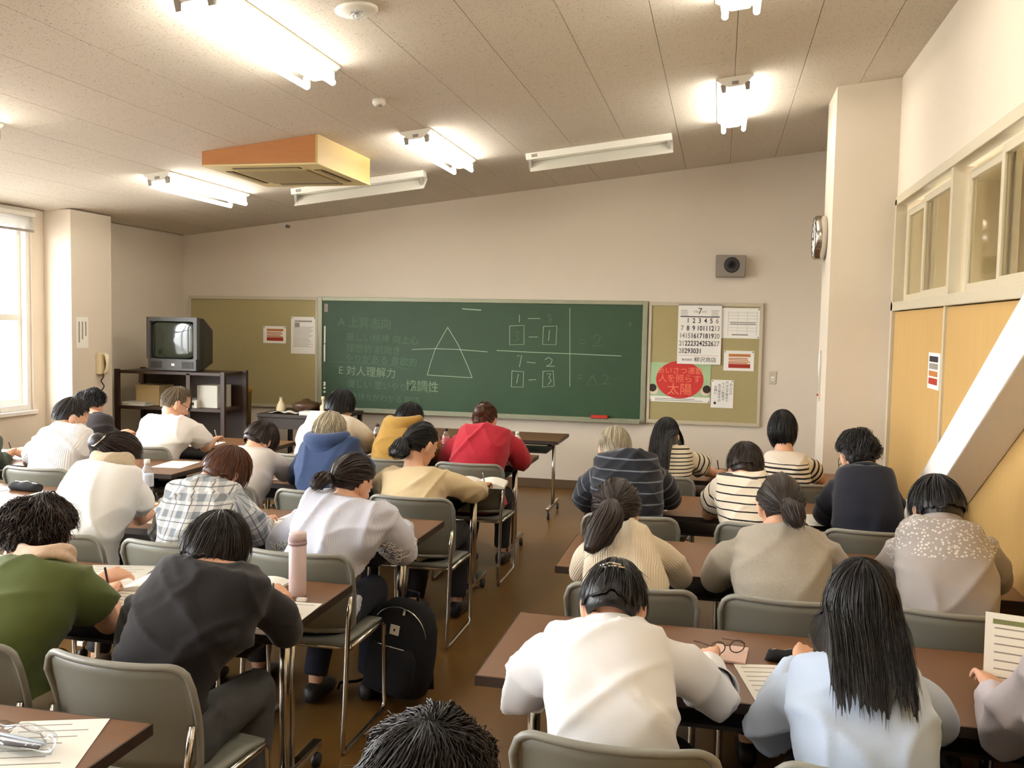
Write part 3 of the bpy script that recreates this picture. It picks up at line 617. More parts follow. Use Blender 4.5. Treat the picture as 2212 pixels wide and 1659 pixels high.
o = prop('yellow_bin', (-4.87, 8.72, 0), 'tall yellow plastic bin between the rack and the counter', 'bin'); plain('bin_yellow', (168, 130, 48), .5, vary=.06)
MB().lathe([(0, 0), (.12, 0), (.14, .95), (.146, .95), (.146, .97), (.13, .97), (.115, .05), (0, .05)], n=24).build('body', 'bin_yellow', o, smooth=True); MB().lathe([(0, .975), (.15, .97), (.14, 1.0), (.03, 1.02), (0, 1.02)], n=24).build('lid', 'bin_yellow', o, smooth=True); MB().tube([(-.04, 0, 1.015), (-.03, 0, 1.05), (.03, 0, 1.05), (.04, 0, 1.015)], .01, 6).build('handle', 'dark_metal', o)
# counter with clutter
ct = tag(empty('side_counter', (-4.02, 8.62, 0)), 'dark side counter with clutter under the left bulletin board', 'counter'); hw = .42
MB().box(-hw, hw, -.3, .4, .74, .775).build('worktop', 'table_edge', ct, bevel=.004); MB().box(-hw, hw, -.28, -.26, .63, .74).build('apron', 'table_edge', ct)
for sx_ in (-1, 1):
    for sy_ in (-.27, .37): MB().box(sx_ * (hw - .03) - .02, sx_ * (hw - .03) + .02, sy_ - .02, sy_ + .02, 0, .74).build('leg', 'dark_metal', ct)
MB().box(-hw + .05, hw - .05, -.25, .35, .28, .30).build('shelf', 'table_edge', ct)
plain('cloth_white', (206, 200, 186), .9, vary=.1); plain('green_bag', (118, 124, 78), .8, vary=.15)
def blob(name, loc, r, mat, label, cat, seed=0, group=None):
    rg = np.random.default_rng(seed); b = MB(); b.ball((0, 0, r[2]), r, 12); V = b.V[0]; k = rg.normal(size=(5, 3)) * 9
    V += (np.sin(V @ k.T + rg.random(5) * 6).sum(1) * .012)[:, None] * np.array([1, 1, .6]); V[:, 2] = np.maximum(V[:, 2], 0); b.V[0] = V
    o = b.build(name, mat, smooth=True); o.location = loc; return tag(o, label, cat, group)
blob('cloth_bundle', (-3.92, 8.42, .301), (.14, .1, .15), 'cloth_white', 'white cloth bundle under the side counter', 'cloth', 1); blob('green_sack', (-3.78, 8.5, .301), (.09, .1, .12), 'green_bag', 'olive sack under the side counter', 'sack', 2)
b = MB()
def vase(name, x, y, prof, mat, label, cat): o = MB().lathe(prof, n=18).build(name, mat, smooth=True); o.location = (x, y, .776); return tag(o, label, cat)
plain('ceramic', (210, 196, 158), .35, vary=.05); plain('bowl_brown', (74, 50, 30), .4, vary=.2)
vase('ceramic_vase', -4.27, 8.5, [(0, 0), (.035, 0), (.05, .04), (.04, .08), (.018, .12), (.016, .15), (.022, .155), (0, .15)], 'ceramic', 'small cream vase on the side counter near the bin', 'vase')
vase('dark_bowl', -4.03, 8.56, [(0, 0), (.06, 0), (.13, .05), (.14, .09), (.13, .1), (.05, .12), (.03, .14), (0, .145)], 'bowl_brown', 'dark lidded bowl in the middle of the side counter', 'bowl')
vase('condiment_bottle', -3.82, 8.5, [(0, 0), (.03, 0), (.03, .075), (.028, .08), (.012, .1), (.012, .14), (.018, .145), (.018, .175), (0, .18)], 'ceramic', 'cream bottle with round cap on the side counter', 'bottle')
vase('brown_jar', -3.90, 8.62, [(0, 0), (.04, 0), (.045, .06), (.035, .085), (.035, .1), (0, .105)], 'bowl_brown', 'small brown jar behind the cream bottle', 'jar')
for i, (x, y, w, d_, mm, lab) in enumerate(((-4.2, 8.42, .3, .12, 'paper', 'crumpled white paper at the front of the side counter'), (-3.84, 8.40, .3, .16, 'paper', 'stack of white papers on the side counter right end'), (-3.70, 8.44, .10, .12, 'paper_grey', 'grey box on the side counter right corner'))):
    if i == 0:
        nx, ny = 12, 6; X, Yy = np.meshgrid(np.linspace(-w / 2, w / 2, nx), np.linspace(-d_ / 2, d_ / 2, ny), indexing='ij'); Z = .004 + .022 * np.abs(np.sin(X * 23 + Yy * 11)) * np.clip(1 - (2 * X / w) ** 2, 0, 1)
        Vv = np.concatenate([np.stack([X, Yy, Z + .002], -1).reshape(-1, 3), np.stack([X, Yy, Z], -1).reshape(-1, 3)]); idx = np.arange(nx * ny).reshape(nx, ny); Q = np.stack([idx[:-1, :-1], idx[1:, :-1], idx[1:, 1:], idx[:-1, 1:]], -1).reshape(-1, 4)
        bq = MB(); bq.add(Vv, np.vstack([Q, Q[:, ::-1] + nx * ny])); o = bq.build('crumpled_paper', mm, recalc=False)
    elif i == 1:
        o = empty('paper_stack'); 
        for q in range(5): MB().box(-w / 2, w / 2, -d_ / 2, d_ / 2, q * .007, q * .007 + .006).build('sheet_pile', mm, o).rotation_euler = (0, 0, .05 * (q % 3 - 1))
    else: o = MB().box(-w / 2, w / 2, -d_ / 2, d_ / 2, 0, .07).build('small_box', mm, bevel=.005)
    o.location = (x, y, .776); tag(o, lab, 'paper' if i < 2 else 'box')
# ================================================================== TABLES
TH = .70
def make_table():
    o = empty('folding_table'); hx, hy = .9, .30
    t = MB().box(-hx, hx, -hy, hy, TH - .028, TH).build('tabletop', 'table_wood', o, bevel=.003)
    b = MB(); b.box(-hx - .003, hx + .003, -hy - .003, -hy, TH - .03, TH - .001); b.box(-hx - .003, hx + .003, hy, hy + .003, TH - .03, TH - .001); b.box(-hx - .003, -hx, -hy, hy, TH - .03, TH - .001); b.box(hx, hx + .003, -hy, hy, TH - .03, TH - .001)
    b.build('edge_band', 'table_edge', t)
    MB().box(-hx + .16, hx - .16, -.2, .24, TH - .125, TH - .113).build('under_shelf', 'dark_metal', o)
    MB().tube([(-hx + .12, .05, TH - .07), (hx - .12, .05, TH - .07)], .014, 8).build('stretcher', 'dark_metal', o, smooth=True)
    for s in (-1, 1):
        x = s * (hx - .115)
        l = MB(); l.tube([(x, -.02, TH - .03), (x, -.02, .1)], .019, 10); l.tube([(x, .035, TH - .03), (x, .035, .1)], .012, 8); l.build('leg', 'chrome', o, smooth=True)
        MB().box(x - .02, x + .02, -.26, .26, .075, .105).build('foot', 'chrome', o, bevel=.006)
        MB().box(x - .03, x + .03, -.22, .24, TH - .06, TH - .03).build('leg_bracket', 'dark_metal', o, bevel=.004)
        for y in (-.235, .235):
            c = MB(); c.lathe([(0, -.011), (.027, -.011), (.03, 0), (.027, .011), (0, .011)], c=(x + s * .005, y, .03), n=14, axis=0); c.tube([(x, y, .08), (x, y, .045)], .008, 6); c.build('caster', 'black_plastic', o, smooth=True)
    return o
T0 = make_table(); used = [False]
def table(cx, cy, label, sx=1., rz=0.):
    if not used[0]: t = T0; used[0] = True; t.location = (cx, cy, 0); t.rotation_euler = (0, 0, rz)
    else: t = copy_tree(T0, (cx, cy, 0), rz)
    if sx != 1: t.scale = (sx, 1, 1)
    return tag(t, label, 'table', 'brown folding tables')
LX = -1.34 - .9
table(LX, 1.68, 'empty brown folding table in the lower left foreground corner')
table(LX, 2.95, 'brown folding table used by the woman in the black cardigan')
table(LX, 4.15, 'brown folding table in front of the pinstripe blouse and plaid shirt')
table(LX, 5.47, 'brown folding table in front of the cream blouse and blue hoodie')
table(LX, 6.65, 'brown folding table in front of the red sweater and mustard jacket')
LX2 = -3.40 - .9
table(LX2, 4.35, 'brown folding table holding the black pencil case on the window side'); table(LX2, 5.55, 'brown folding table in front of the man in white polo with face mask'); table(LX2, 6.75, 'brown folding table in front of the older man in white shirt')
table(.25, 2.80, 'brown folding table in front of the white jacket and pale blue top'); table(.26, 4.05, 'brown folding table in front of the cream knit and heather grey sweaters')
table(.12, 5.25, 'brown folding table in front of the navy striped polo and dark suit', .90); table(.12, 6.45, 'brown folding table of the front row beside the right column', .90)
table(-1.99, 8.12, 'teacher table standing empty before the chalkboard', .72)
# ================================================================== CHAIRS
def make_chair():
    o = empty('stacking_chair'); nu, nv = 37, 9; hw, z0, z1 = .232, .475, .785
    def surf(u, v, off):
        # rounded-rectangle grid, bowed round the sitter
        x = hw * u * (1 - .05 * (1 - v)); z = z0 + (z1 - z0) * v + .010 * (1 - u * u) * v * 0
        r = .06; ax, az = hw * abs(u), z
        zt_ = z1 - (r - math.sqrt(max(r * r - max(ax - (hw - r), 0) ** 2, 0))); zb_ = z0 + (r * .4 - math.sqrt(max((r * .4) ** 2 - max(ax - (hw - r * .4), 0) ** 2, 0)))
        z = zb_ + (zt_ - zb_) * v
        y = .055 * u * u - .05 * (v - .5) + .012 * math.sin(v * math.pi) + off
        return (x, y, z)
    V = [surf(-1 + 2 * i / (nu - 1), j / (nv - 1), off) for off in (0, .014) for i in range(nu) for j in range(nv)]
    idx = np.arange(nu * nv).reshape(nu, nv); Q = np.stack([idx[:-1, :-1], idx[1:, :-1], idx[1:, 1:], idx[:-1, 1:]], -1).reshape(-1, 4); n = nu * nv
    per = [int(idx[i, 0]) for i in range(nu)] + [int(idx[-1, j]) for j in range(1, nv)] + [int(idx[i, -1]) for i in range(nu - 2, -1, -1)] + [int(idx[0, j]) for j in range(nv - 2, 0, -1)]
    S = [(a, b_, b_ + n, a + n) for a, b_ in zip(per, per[1:] + per[:1])]
    bk = MB(); bk.add(V, np.vstack([Q, Q[:, ::-1] + n, np.array(S)])); bo = bk.build('backrest', 'chair_grey', o, smooth=True)
    rim = MB(); rim.tube([np.array(V[i]) + np.array([0, .004, 0]) for i in per], .0105, 8, closed=True); rim.build('rim', 'chair_rim', bo, smooth=True)
    # seat
    nu, nv = 13, 11; hs = .215; top = []; bot = []
    for i in range(nu):
        for j in range(nv):
            u, v = -1 + 2 * i / (nu - 1), j / (nv - 1); e = 1 - .10 * (v - .6) ** 2 * 2
            rr = (1 - max(0, abs(u) - .8) ** 2 * 2.0 * (1 if v in (0, 1) else .2)); x = hs * u * e; y = .05 + .40 * v * (1 - .04 * u * u); z = .432 - .02 * math.exp(-((v - .95) / .12) ** 2) - .010 * (1 - u * u) * math.sin(v * math.pi)
            top.append((x, y, z)); bot.append((x * .97, y, z - .022))
    V = top + bot; idx = np.arange(nu * nv).reshape(nu, nv); Q = np.stack([idx[:-1, :-1], idx[1:, :-1], idx[1:, 1:], idx[:-1, 1:]], -1).reshape(-1, 4); n = nu * nv
    per = [int(idx[i, 0]) for i in range(nu)] + [int(idx[-1, j]) for j in range(1, nv)] + [int(idx[i, -1]) for i in range(nu - 2, -1, -1)] + [int(idx[0, j]) for j in range(nv - 2, 0, -1)]
    S = [(a, b_, b_ + n, a + n) for a, b_ in zip(per, per[1:] + per[:1])]
    se = MB(); se.add(V, np.vstack([Q, Q[:, ::-1] + n, np.array(S)])); se.build('seat', 'chair_grey', o, smooth=True)
    for s in (-1, 1):
        x = s * .222
        p = [(x, .045, .62), (x, .028, .53), (x, .02, .44), (x, .0, .2), (x, -.02, .035), (x, -.012, .014), (x, .02, .012), (x, .38, .012), (x, .425, .016), (x, .44, .04), (x, .43, .2), (x, .42, .39), (x, .40, .41), (x, .06, .412)]
        f_ = MB(); f_.tube(p, .0105, 8); f_.build('side_frame', 'chrome', o, smooth=True)
    for y, z in ((.06, .405), (.40, .40)): MB().tube([(-.222, y, z), (.222, y, z)], .009, 8).build('crossbar', 'chrome', o, smooth=True)
    return o
CH0 = make_chair(); cused = [False]
def chair(cx, cb, label, rz=0.):
    if not cused[0]: c_ = CH0; cused[0] = True; c_.location = (cx, cb, 0); c_.rotation_euler = (0, 0, rz)
    else: c_ = copy_tree(CH0, (cx, cb, 0), rz)
    return tag(c_, label, 'chair', 'grey stacking chairs')

# ================================================================== PEOPLE
def remesh(V, Q, T, voxel, it=4, fac=.5):
    me = np_mesh('tmp', V, Q, T); ob = bpy.data.objects.new('tmp', me); COL.objects.link(ob)
    m = ob.modifiers.new('r', 'REMESH'); m.mode = 'VOXEL'; m.voxel_size = voxel
    if it: s = ob.modifiers.new('s', 'SMOOTH'); s.iterations = it; s.factor = fac
    e = ob.evaluated_get(bpy.context.evaluated_depsgraph_get()); ev = e.to_mesh()
    v = np.empty(len(ev.vertices) * 3, np.float32); ev.vertices.foreach_get('co', v); v = v.reshape(-1, 3).astype(float)
    li = np.empty(len(ev.loops), np.int32); ev.loops.foreach_get('vertex_index', li); lt = np.empty(len(ev.polygons), np.int32); ev.polygons.foreach_get('loop_total', lt)
    ls = np.empty(len(ev.polygons), np.int32); ev.polygons.foreach_get('loop_start', ls)
    q = np.stack([li[ls[lt == 4] + k] for k in range(4)], 1) if (lt == 4).any() else np.zeros((0, 4), int)
    t = np.stack([li[ls[lt == 3] + k] for k in range(3)], 1) if (lt == 3).any() else np.zeros((0, 3), int)
    e.to_mesh_clear(); bpy.data.objects.remove(ob); bpy.data.meshes.remove(me); return v, q, t
def unit(v): v = np.asarray(v, float); return v / (np.linalg.norm(v) + 1e-9)
def bez(pts, n):
    """smooth curve through points (Catmull-Rom)"""
    P = [np.asarray(p, float) for p in pts]; P = [2 * P[0] - P[1]] + P + [2 * P[-1] - P[-2]]; out = []
    segs = len(P) - 3
    for i in range(n):
        s = i / (n - 1) * segs; k = min(int(s), segs - 1); t = s - k; a, b, c, d = P[k:k + 4]
        out.append(.5 * (2 * b + (c - a) * t + (2 * a - 5 * b + 4 * c - d) * t * t + (3 * b - a - 3 * c + d) * t ** 3))
    return np.array(out)
def ering(c, t, side, ru, rv, n=20, p=2.3):
    t = unit(t); u = unit(np.asarray(side) - t * (np.asarray(side) @ t)); v = np.cross(t, u); a = np.arange(n) * 2 * np.pi / n
    cc, ss = np.cos(a), np.sin(a); cc = np.sign(cc) * abs(cc) ** (2 / p); ss = np.sign(ss) * abs(ss) ** (2 / p)
    return c + ru * cc[:, None] * u + rv * ss[:, None] * v
def limb(b, pts, rad, side=(1, 0, 0), n=14, m=12, mi=0, flat=1.):
    c = bez(pts, m); r = np.interp(np.linspace(0, len(pts) - 1, m), range(len(pts)), rad); t = np.gradient(c, axis=0)
    sd = np.asarray(side, float)
    if abs(unit(t[0]) @ unit(sd)) > .9: sd = np.array([0, 1, 0.])
    b.rings([ering(c[i], t[i], sd, r[i], r[i] * flat, n, 2.) for i in range(m)], mi)
# ---- head template: face forward +y, up +z, centre of the skull at the origin
def make_head():
    b = MB(); prof = [(-.118, .058, .020, .016), (-.108, .052, .036, .034), (-.085, .036, .051, .056), (-.055, .022, .061, .074), (-.02, .006, .069, .088), (.02, .0, .0735, .0945), (.055, -.003, .072, .092), (.085, -.004, .059, .074), (.105, -.004, .036, .046), (.112, -.004, .016, .02)]
    b.rings([ering(np.array([0, y, z]), (0, 0, 1), (1, 0, 0), rx, ry, 28, 2.1) for z, y, rx, ry in prof])
    b.rings([ering(np.array([0, y, z]), (0, .25, -1), (1, 0, 0), w, d_, 10) for z, y, w, d_ in ((.012, .09, .007, .006), (-.012, .099, .009, .01), (-.032, .107, .014, .014), (-.043, .102, .015, .012))])     # nose
    for s in (-1, 1):
        b.rings([ering(np.array([s * x, y, z]), (0, .1, 1), (1, 0, 0), rx, ry, 10) for x, y, z, rx, ry in ((.071, .004, -.046, .006, .008), (.076, .0, -.03, .008, .015), (.080, -.004, -.008, .009, .021), (.081, -.006, .012, .008, .019), (.077, -.004, .024, .005, .010))])
        b.ball((s * .03, .083, .018), (.02, .014, .008), 6)   # brow
        b.ball((s * .036, .07, -.03), (.022, .02, .018), 6)   # cheek
    b.ball((0, .092, -.066), (.022, .010, .007), 6); b.ball((0, .09, -.077), (.018, .010, .006), 6)
    return remesh(*b.arrays(), .0058, 2)
HEAD = make_head()
# ---- hand template (right hand): wrist at origin, fingers along +y, palm facing -z, thumb to -x
def make_hand(curl=.55):
    b = MB()
    b.rings([ering(np.array([x, y, z]), (0, 1, 0), (1, 0, 0), w, h, 14, 2.6) for x, y, z, w, h in ((0, -.02, 0, .024, .019), (0, .01, 0, .027, .018), (0, .04, .001, .037, .017), (.0, .07, .0, .040, .015), (0, .088, -.002, .038, .011))])
    for k, (x, L, a0) in enumerate(((-.029, .068, .05), (-.0095, .076, .0), (.0105, .070, -.04), (.029, .055, -.1))):
        p = np.array([x, .078, -.002]); ang = .25 * curl; pts = [p.copy()]
        for seg, f_ in enumerate((.48, .29, .23)):
            d_ = np.array([math.sin(-a0) * math.cos(ang), math.cos(ang), -math.sin(ang)]); p = p + d_ * L * f_; pts.append(p.copy()); ang += (.75 + .12 * k) * curl * 1.2
        limb(b, pts, [.0095, .0090, .0082, .0068], (1, 0, 0), 8, 10); b.ball(pts[-1], .0066, 5)
    pts = [np.array(q) for q in ((-.022, .012, -.006), (-.046, .034, -.018), (-.050, .060, -.032), (-.040, .080, -.040))]
    limb(b, pts, [.014, .0125, .0105, .008], (0, 1, 0), 8, 10); b.ball(pts[-1], .0078, 5)
    return remesh(*b.arrays(), .0046, 2)
HAND = make_hand()
def folds(V, N, amp, seed, kz=1.):
    rg = np.random.default_rng(seed); d = np.zeros(len(V)); z0 = V[:, 2].mean()
    for i in range(6):
        sg = 1 if i % 2 else -1; k = np.array([sg * (14 + 8 * rg.random()), 6 * rg.normal(), (10 + 16 * rg.random()) * kz]); wob = .9 * np.sin(V @ (rg.normal(size=3) * 6) + rg.random() * 6); m = .5 + .5 * np.sin(V @ (rg.normal(size=3) * 7) + rg.random() * 6)
        d += (1 - np.abs(np.sin(V @ k * .5 + rg.random() * 6 + wob))) ** 4 * m ** 1.5 * (.6 + .6 * rg.random())
    return V + N * ((d - d.mean()) * amp)[:, None]
def vnormals(V, Q, T):
    N = np.zeros_like(V)
    for F in (Q, T):
        if not len(F): continue
        n = np.cross(V[F[:, 2]] - V[F[:, 0]], V[F[:, -1]] - V[F[:, 1]]) if F.shape[1] == 4 else np.cross(V[F[:, 1]] - V[F[:, 0]], V[F[:, 2]] - V[F[:, 0]])
        for k in range(F.shape[1]): np.add.at(N, F[:, k], n)
    return N / (np.linalg.norm(N, axis=1)[:, None] + 1e-12)
def obj_np(name, V, Q, T, mats, parent, origin, attrs=None, mi=None, smooth_=True):
    me = np_mesh(name, V - origin, Q, T)
    for m in mats: me.materials.append(MATS[m] if isinstance(m, str) else m)
    if attrs:
        for k, a in attrs.items():
            at_ = me.attributes.new(k, 'FLOAT', 'POINT'); at_.data.foreach_set('value', a.astype(np.float32))
    if mi is not None and len(mi) == len(me.polygons): me.polygons.foreach_set('material_index', mi.astype(np.int32))
    if smooth_: me.polygons.foreach_set('use_smooth', np.ones(len(me.polygons), bool))
    return link(name, me, parent)
# ---- cloth materials
def cloth(name, col, rough=.85, pattern=None, **kw):
    if name in MATS: return name
    k = NT(name); al, ar, ob_ = k.attr('along'), k.attr('around'), k.attr('bone'); v = k.coord('Object'); nz = k.noise(v, 7, 4)
    base = k.mix(nz, dark(col, .93), dark(col, 1.05)); h = k.noise(v, kw.get('weave', 500), 2)
    def band(src, period, width, phase=0.):
        m_ = k.math('FRACT', k.math('ADD', k.math('DIVIDE', src, period), phase)); return k.math('LESS_THAN', m_, width)
    if pattern == 'stripes':
        f_ = band(al, kw['period'], kw['width'])
        if 'below' in kw: f_ = k.math('MULTIPLY', f_, k.math('LESS_THAN', al, kw['below']))
        base = k.mix(f_, base, C4(kw['col2']))
    elif pattern == 'plaid':
        c2 = C4(kw['col2']); f1 = band(al, .085, .42); f2 = band(ar, .075, .40); f3 = band(al, .085, .06, .25); f4 = band(ar, .075, .07, .3)
        s_ = k.math('MULTIPLY', k.math('ADD', f1, f2), .42); base = k.mix(s_, base, c2); l_ = k.math('MAXIMUM', f3, f4); base = k.mix(k.math('MULTIPLY', l_, .75), base, C4(kw['col3']))
    elif pattern == 'pin':
        f_ = band(ar, .007, .45); base = k.mix(k.math('MULTIPLY', f_, .5), base, C4(kw['col2']))
    elif pattern == 'rib':
        h = k.math('SINE', k.math('MULTIPLY', ar, 700))
    elif pattern == 'heather':
        n2 = k.noise(v, 260, 2); base = k.mix(n2, dark(col, .72), dark(col, 1.22))
    elif pattern == 'yoke':
        vo = k.n('ShaderNodeTexVoronoi'); vo.inputs['Scale'].default_value = 80; k.l(v, vo.inputs['Vector']); f_ = k.math('LESS_THAN', vo.outputs['Distance'], .34); f_ = k.math('MULTIPLY', f_, k.math('GREATER_THAN', al, kw['above'])); base = k.mix(f_, base, C4(kw['col2']))
    k.l(base, k.b.inputs['Base Color']); k.b.inputs['Roughness'].default_value = rough; k.b.inputs['Sheen Weight'].default_value = kw.get('sheen', .15)
    k.b.inputs['Specular IOR Level'].default_value = .25
    k.bump(h, .12 if pattern != 'rib' else .35, .003); MATS[name] = k.m; return name
def hairmat(name, col, rough=.38):
    if name in MATS: return name
    k = NT(name); v = k.coord('Object'); n_ = k.noise(v, 40, 3); r_ = k.attr('tone'); c_ = k.mix(r_, dark(col, .6), dark(col, 1.7)); k.l(k.mix(k.math('MULTIPLY', n_, .35), c_, dark(col, .7)), k.b.inputs['Base Color'])
    k.b.inputs['Roughness'].default_value = rough; k.b.inputs['Specular IOR Level'].default_value = .4; k.bump(k.noise(k.coord('Object', (1, 1, .12)), 170, 3), .5, .004); MATS[name] = k.m; return name
def make_hair(Mh, Ch, sc, style, L, seed, spheres, n=420, vol=1.06, w=.0022, tie=None, tail=0., tail_dir=(0, -1, -.3), tail_r=.03, front=None, sides=None, ragged=.05, wave=0., puff=0., curl=0., nape=-.5, spread=1., side_tilt=0.):
    """a combed shell of hair grown from the crown over the skull and falling under gravity, with fine locks on it; room space arrays"""
    rg = np.random.default_rng(seed); a = np.array([.0785, .101, .117]) * vol; off = np.array([0, -.006, .004]); G = Mh.T @ np.array([0, 0, -1.0]); BK = unit(Mh.T @ np.array([0, -1.0, .15]))
    sph = [(Mh.T @ (np.asarray(c_) - Ch) / sc - off, r_ / sc) for c_, r_ in spheres]
    NP, NS = 96, 22; ph = np.arange(NP) * 2 * np.pi / NP; cphi = np.cos(ph)
    W_ = unit((side_tilt, -.32, .95)); e1 = unit(np.array([0, 1, 0]) - W_ * W_[1]); e2 = np.cross(e1, W_)
    col = np.convolve(np.tile(rg.normal(size=NP), 3), [.25, .5, .25], 'same')[NP:2 * NP]
    def norm(P): q = P / (a * a); return q / (np.linalg.norm(q, axis=-1, keepdims=True) + 1e-9)
    if tie is None:
        Lf, Ls, Lb = (front if front is not None else .125), (sides if sides is not None else L), L
        fr = np.clip((cphi - .45) / .35, 0, 1); fr = fr * fr * (3 - 2 * fr); bk = np.clip((-cphi - .1) / .5, 0, 1); bk = bk * bk * (3 - 2 * bk)
        Lp = Ls * (1 - fr) * (1 - bk) + Lf * fr + Lb * bk; Lp = Lp * (1 + ragged * rg.normal(size=NP) * .6)
        D = np.cos(ph)[:, None] * e1 + np.sin(ph)[:, None] * e2; P = (W_ * math.cos(.05) + D * math.sin(.05)); P = P / np.linalg.norm(P / a, axis=1)[:, None] * 1.0
        d = D.copy(); out = [P.copy()]; det = np.zeros(NP, bool)
        for s in range(NS - 1):
            ds = (Lp / (NS - 1))[:, None]; nn = norm(P); fl = P / np.linalg.norm(P, axis=1)[:, None] - W_ * 1.0; fl -= nn * (fl * nn).sum(1)[:, None]; fl /= np.linalg.norm(fl, axis=1)[:, None] + 1e-9
            gt = G - nn * (nn @ G)[:, None]; t_on = fl + (0 if style in ('short', 'curly') else .35) * gt
            if style not in ('short', 'curly'): det |= ((nn @ -G < .10) & (s > 3)) | ((P @ W_) / np.linalg.norm(P, axis=1) < .02) if style != 'bob' else ((P @ W_) / np.linalg.norm(P, axis=1) < -.28)
            tf = (.6 * d + .14 * -W_ + .30 * G - .20 * nn if style == 'bob' else .55 * d + .65 * G) + wave * .5 * np.sin(s * .9 + ph * 3)[:, None] * e2
            d = np.where(det[:, None], tf, t_on); d /= np.linalg.norm(d, axis=1)[:, None] + 1e-9; P = P + d * ds
            e = np.linalg.norm(P / a, axis=1); tgt = 1.0 + puff * math.sin(min(s / (NS - 1) * 3.1, 3.1)) - (.055 * (s / (NS - 1)) ** 4 if style in ('short', 'curly') else 0); P = np.where(((e < tgt) | ~det)[:, None], P * (tgt / e)[:, None], P)
            for c_, r_ in (sph if style == 'long' else [(sph[0][0], sph[0][1] * .8)] if style == 'bob' else []):
                q = P - c_; dd = np.linalg.norm(q, axis=1); ins = dd < r_; bq = q @ BK; root = -bq + np.sqrt(np.maximum(bq * bq - dd * dd + r_ * r_, 0)); back = (cphi < -.15); P = np.where((ins & back)[:, None], P + BK * root[:, None], np.where(ins[:, None], c_ + q * (r_ / (dd + 1e-9))[:, None], P))
            out.append(P.copy())
        A = np.stack(out, 1)
    else:
        tp = np.asarray(tie) - off; tn = unit(tp / a); H = []
        for p_ in ph:                                  # hairline directions round the head
            c_, s_ = math.cos(p_), math.sin(p_); z = .50 * max(c_, 0) ** .8 + nape * max(-c_, 0) ** .8 + .06 * (1 - abs(c_)); H.append(unit((s_ * .98, c_ * .92, z)))
        H = np.array(H); out = []
        for s in range(NS):
            t = s / (NS - 1); t2 = t * .985; om = np.arccos(np.clip(H @ tn, -1, 1))[:, None]; q = (np.sin((1 - t2) * om) * H + np.sin(t2 * om) * tn) / np.sin(om); out.append(q * a * (1.0 + .05 * t * t + puff * math.sin(t * 3.1)))
        A = np.stack(out, 1)
    # combed relief per column
    nn = norm(A); prof = np.linspace(0, 1, NS)[None, :, None]; A = A + nn * (col[:, None, None] * .0022 * np.clip(prof * 3, 0, 1))
    if style == 'curly' or curl:
        k = rg.normal(size=(6, 3)) * 55; dd = np.sin(A @ k.T + rg.random(6) * 6).sum(-1); A = A + nn * (.0032 * (dd + 3.0))[..., None]
    inn = A - nn * np.interp(np.linspace(0, 1, NS), [0, .5, .9, 1], [.012, .014, .010, .003])[None, :, None]
    def sheet(S): return S.reshape(-1, 3)
    idx = np.arange(NP * NS).reshape(NP, NS); nx = np.roll(idx, -1, 0); Qs = np.stack([idx[:, :-1], nx[:, :-1], nx[:, 1:], idx[:, 1:]], -1).reshape(-1, 4); m = NP * NS
    edge = np.stack([idx[:, -1], nx[:, -1], nx[:, -1] + m, idx[:, -1] + m], -1); rim0 = np.stack([nx[:, 0], idx[:, 0], idx[:, 0] + m, nx[:, 0] + m], -1)
    V = [sheet(A), sheet(inn)]; Q = [Qs[:, ::-1], Qs + m, edge, rim0]; tone = [np.repeat(np.clip(.3 + .25 * col, 0, 1), NS)] * 2; nv = 2 * m; strands = [(A, 1.0)]
    if tail > 0:
        t0 = tp * 1.02; P = t0.copy(); d = unit(tail_dir); C_ = [P.copy()]
        for s in range(13):
            d = unit(d * .62 + G * .45 + wave * .25 * math.sin(s * 1.0) * np.array([1, 0, 0])); P = P + d * tail / 13; e = np.linalg.norm(P / a); P = P * (1.10 / e) if e < 1.10 else P
            for c_, r_ in sph:
                q = P - c_; dd = np.linalg.norm(q)
                if dd < r_ + tail_r * .5: P = c_ + q * ((r_ + tail_r * .5) / dd)
            C_.append(P.copy())
        C_ = np.array(C_); rr = np.interp(np.linspace(0, 1, 14), [0, .08, .35, .75, 1], [.45, .6, 1, .85, .35]) * tail_r; tt = np.gradient(C_, axis=0); na = 32; cn = rg.normal(size=na) * .10
        R = np.array([[c_ + (math.cos(2 * np.pi * k / na) * u_ * 1.15 + math.sin(2 * np.pi * k / na) * v_ * .8) * r_ * (1 + cn[k]) for k in range(na)] for c_, r_, u_, v_ in zip(C_, rr, *zip(*[(lambda t_: (unit(np.cross(t_, np.cross((1, 0, 0), t_)) if False else np.array([1, 0, 0.]) - unit(t_) * unit(t_)[0]), np.cross(unit(t_), unit(np.array([1, 0, 0.]) - unit(t_) * unit(t_)[0]))))(t_) for t_ in tt]))])
        b = MB(); b.rings(R); bv, bq, bt = b.arrays(); V.append(bv); Q.append(bq + nv); tri = bt + nv; nv += len(bv); tone.append(np.full(len(bv), .35)); strands.append((np.transpose(R, (1, 0, 2)), 1.1))
    else: tri = np.zeros((0, 3), int)
    # fine locks
    for S_, ext in strands:
        npz, nsz = S_.shape[:2]; cnt = n if S_ is A else 70; f0 = rg.random(cnt) * npz; i0 = f0.astype(int) % npz; i1 = (i0 + 1) % npz; fr_ = (f0 - f0.astype(int))[:, None, None]; base = S_[i0] * (1 - fr_) + S_[i1] * fr_
        K = 8; hi = (.55 + .5 * rg.random(cnt)) if S_ is A else (.9 + .14 * rg.random(cnt)); lo_ = np.clip(hi - .35 - .4 * rg.random(cnt), 0, .9) if S_ is A else np.zeros(cnt)
        if tie is None or S_ is not A: hi = np.minimum(hi * 1.02, 1.06)
        else: hi = np.minimum(hi, .97)
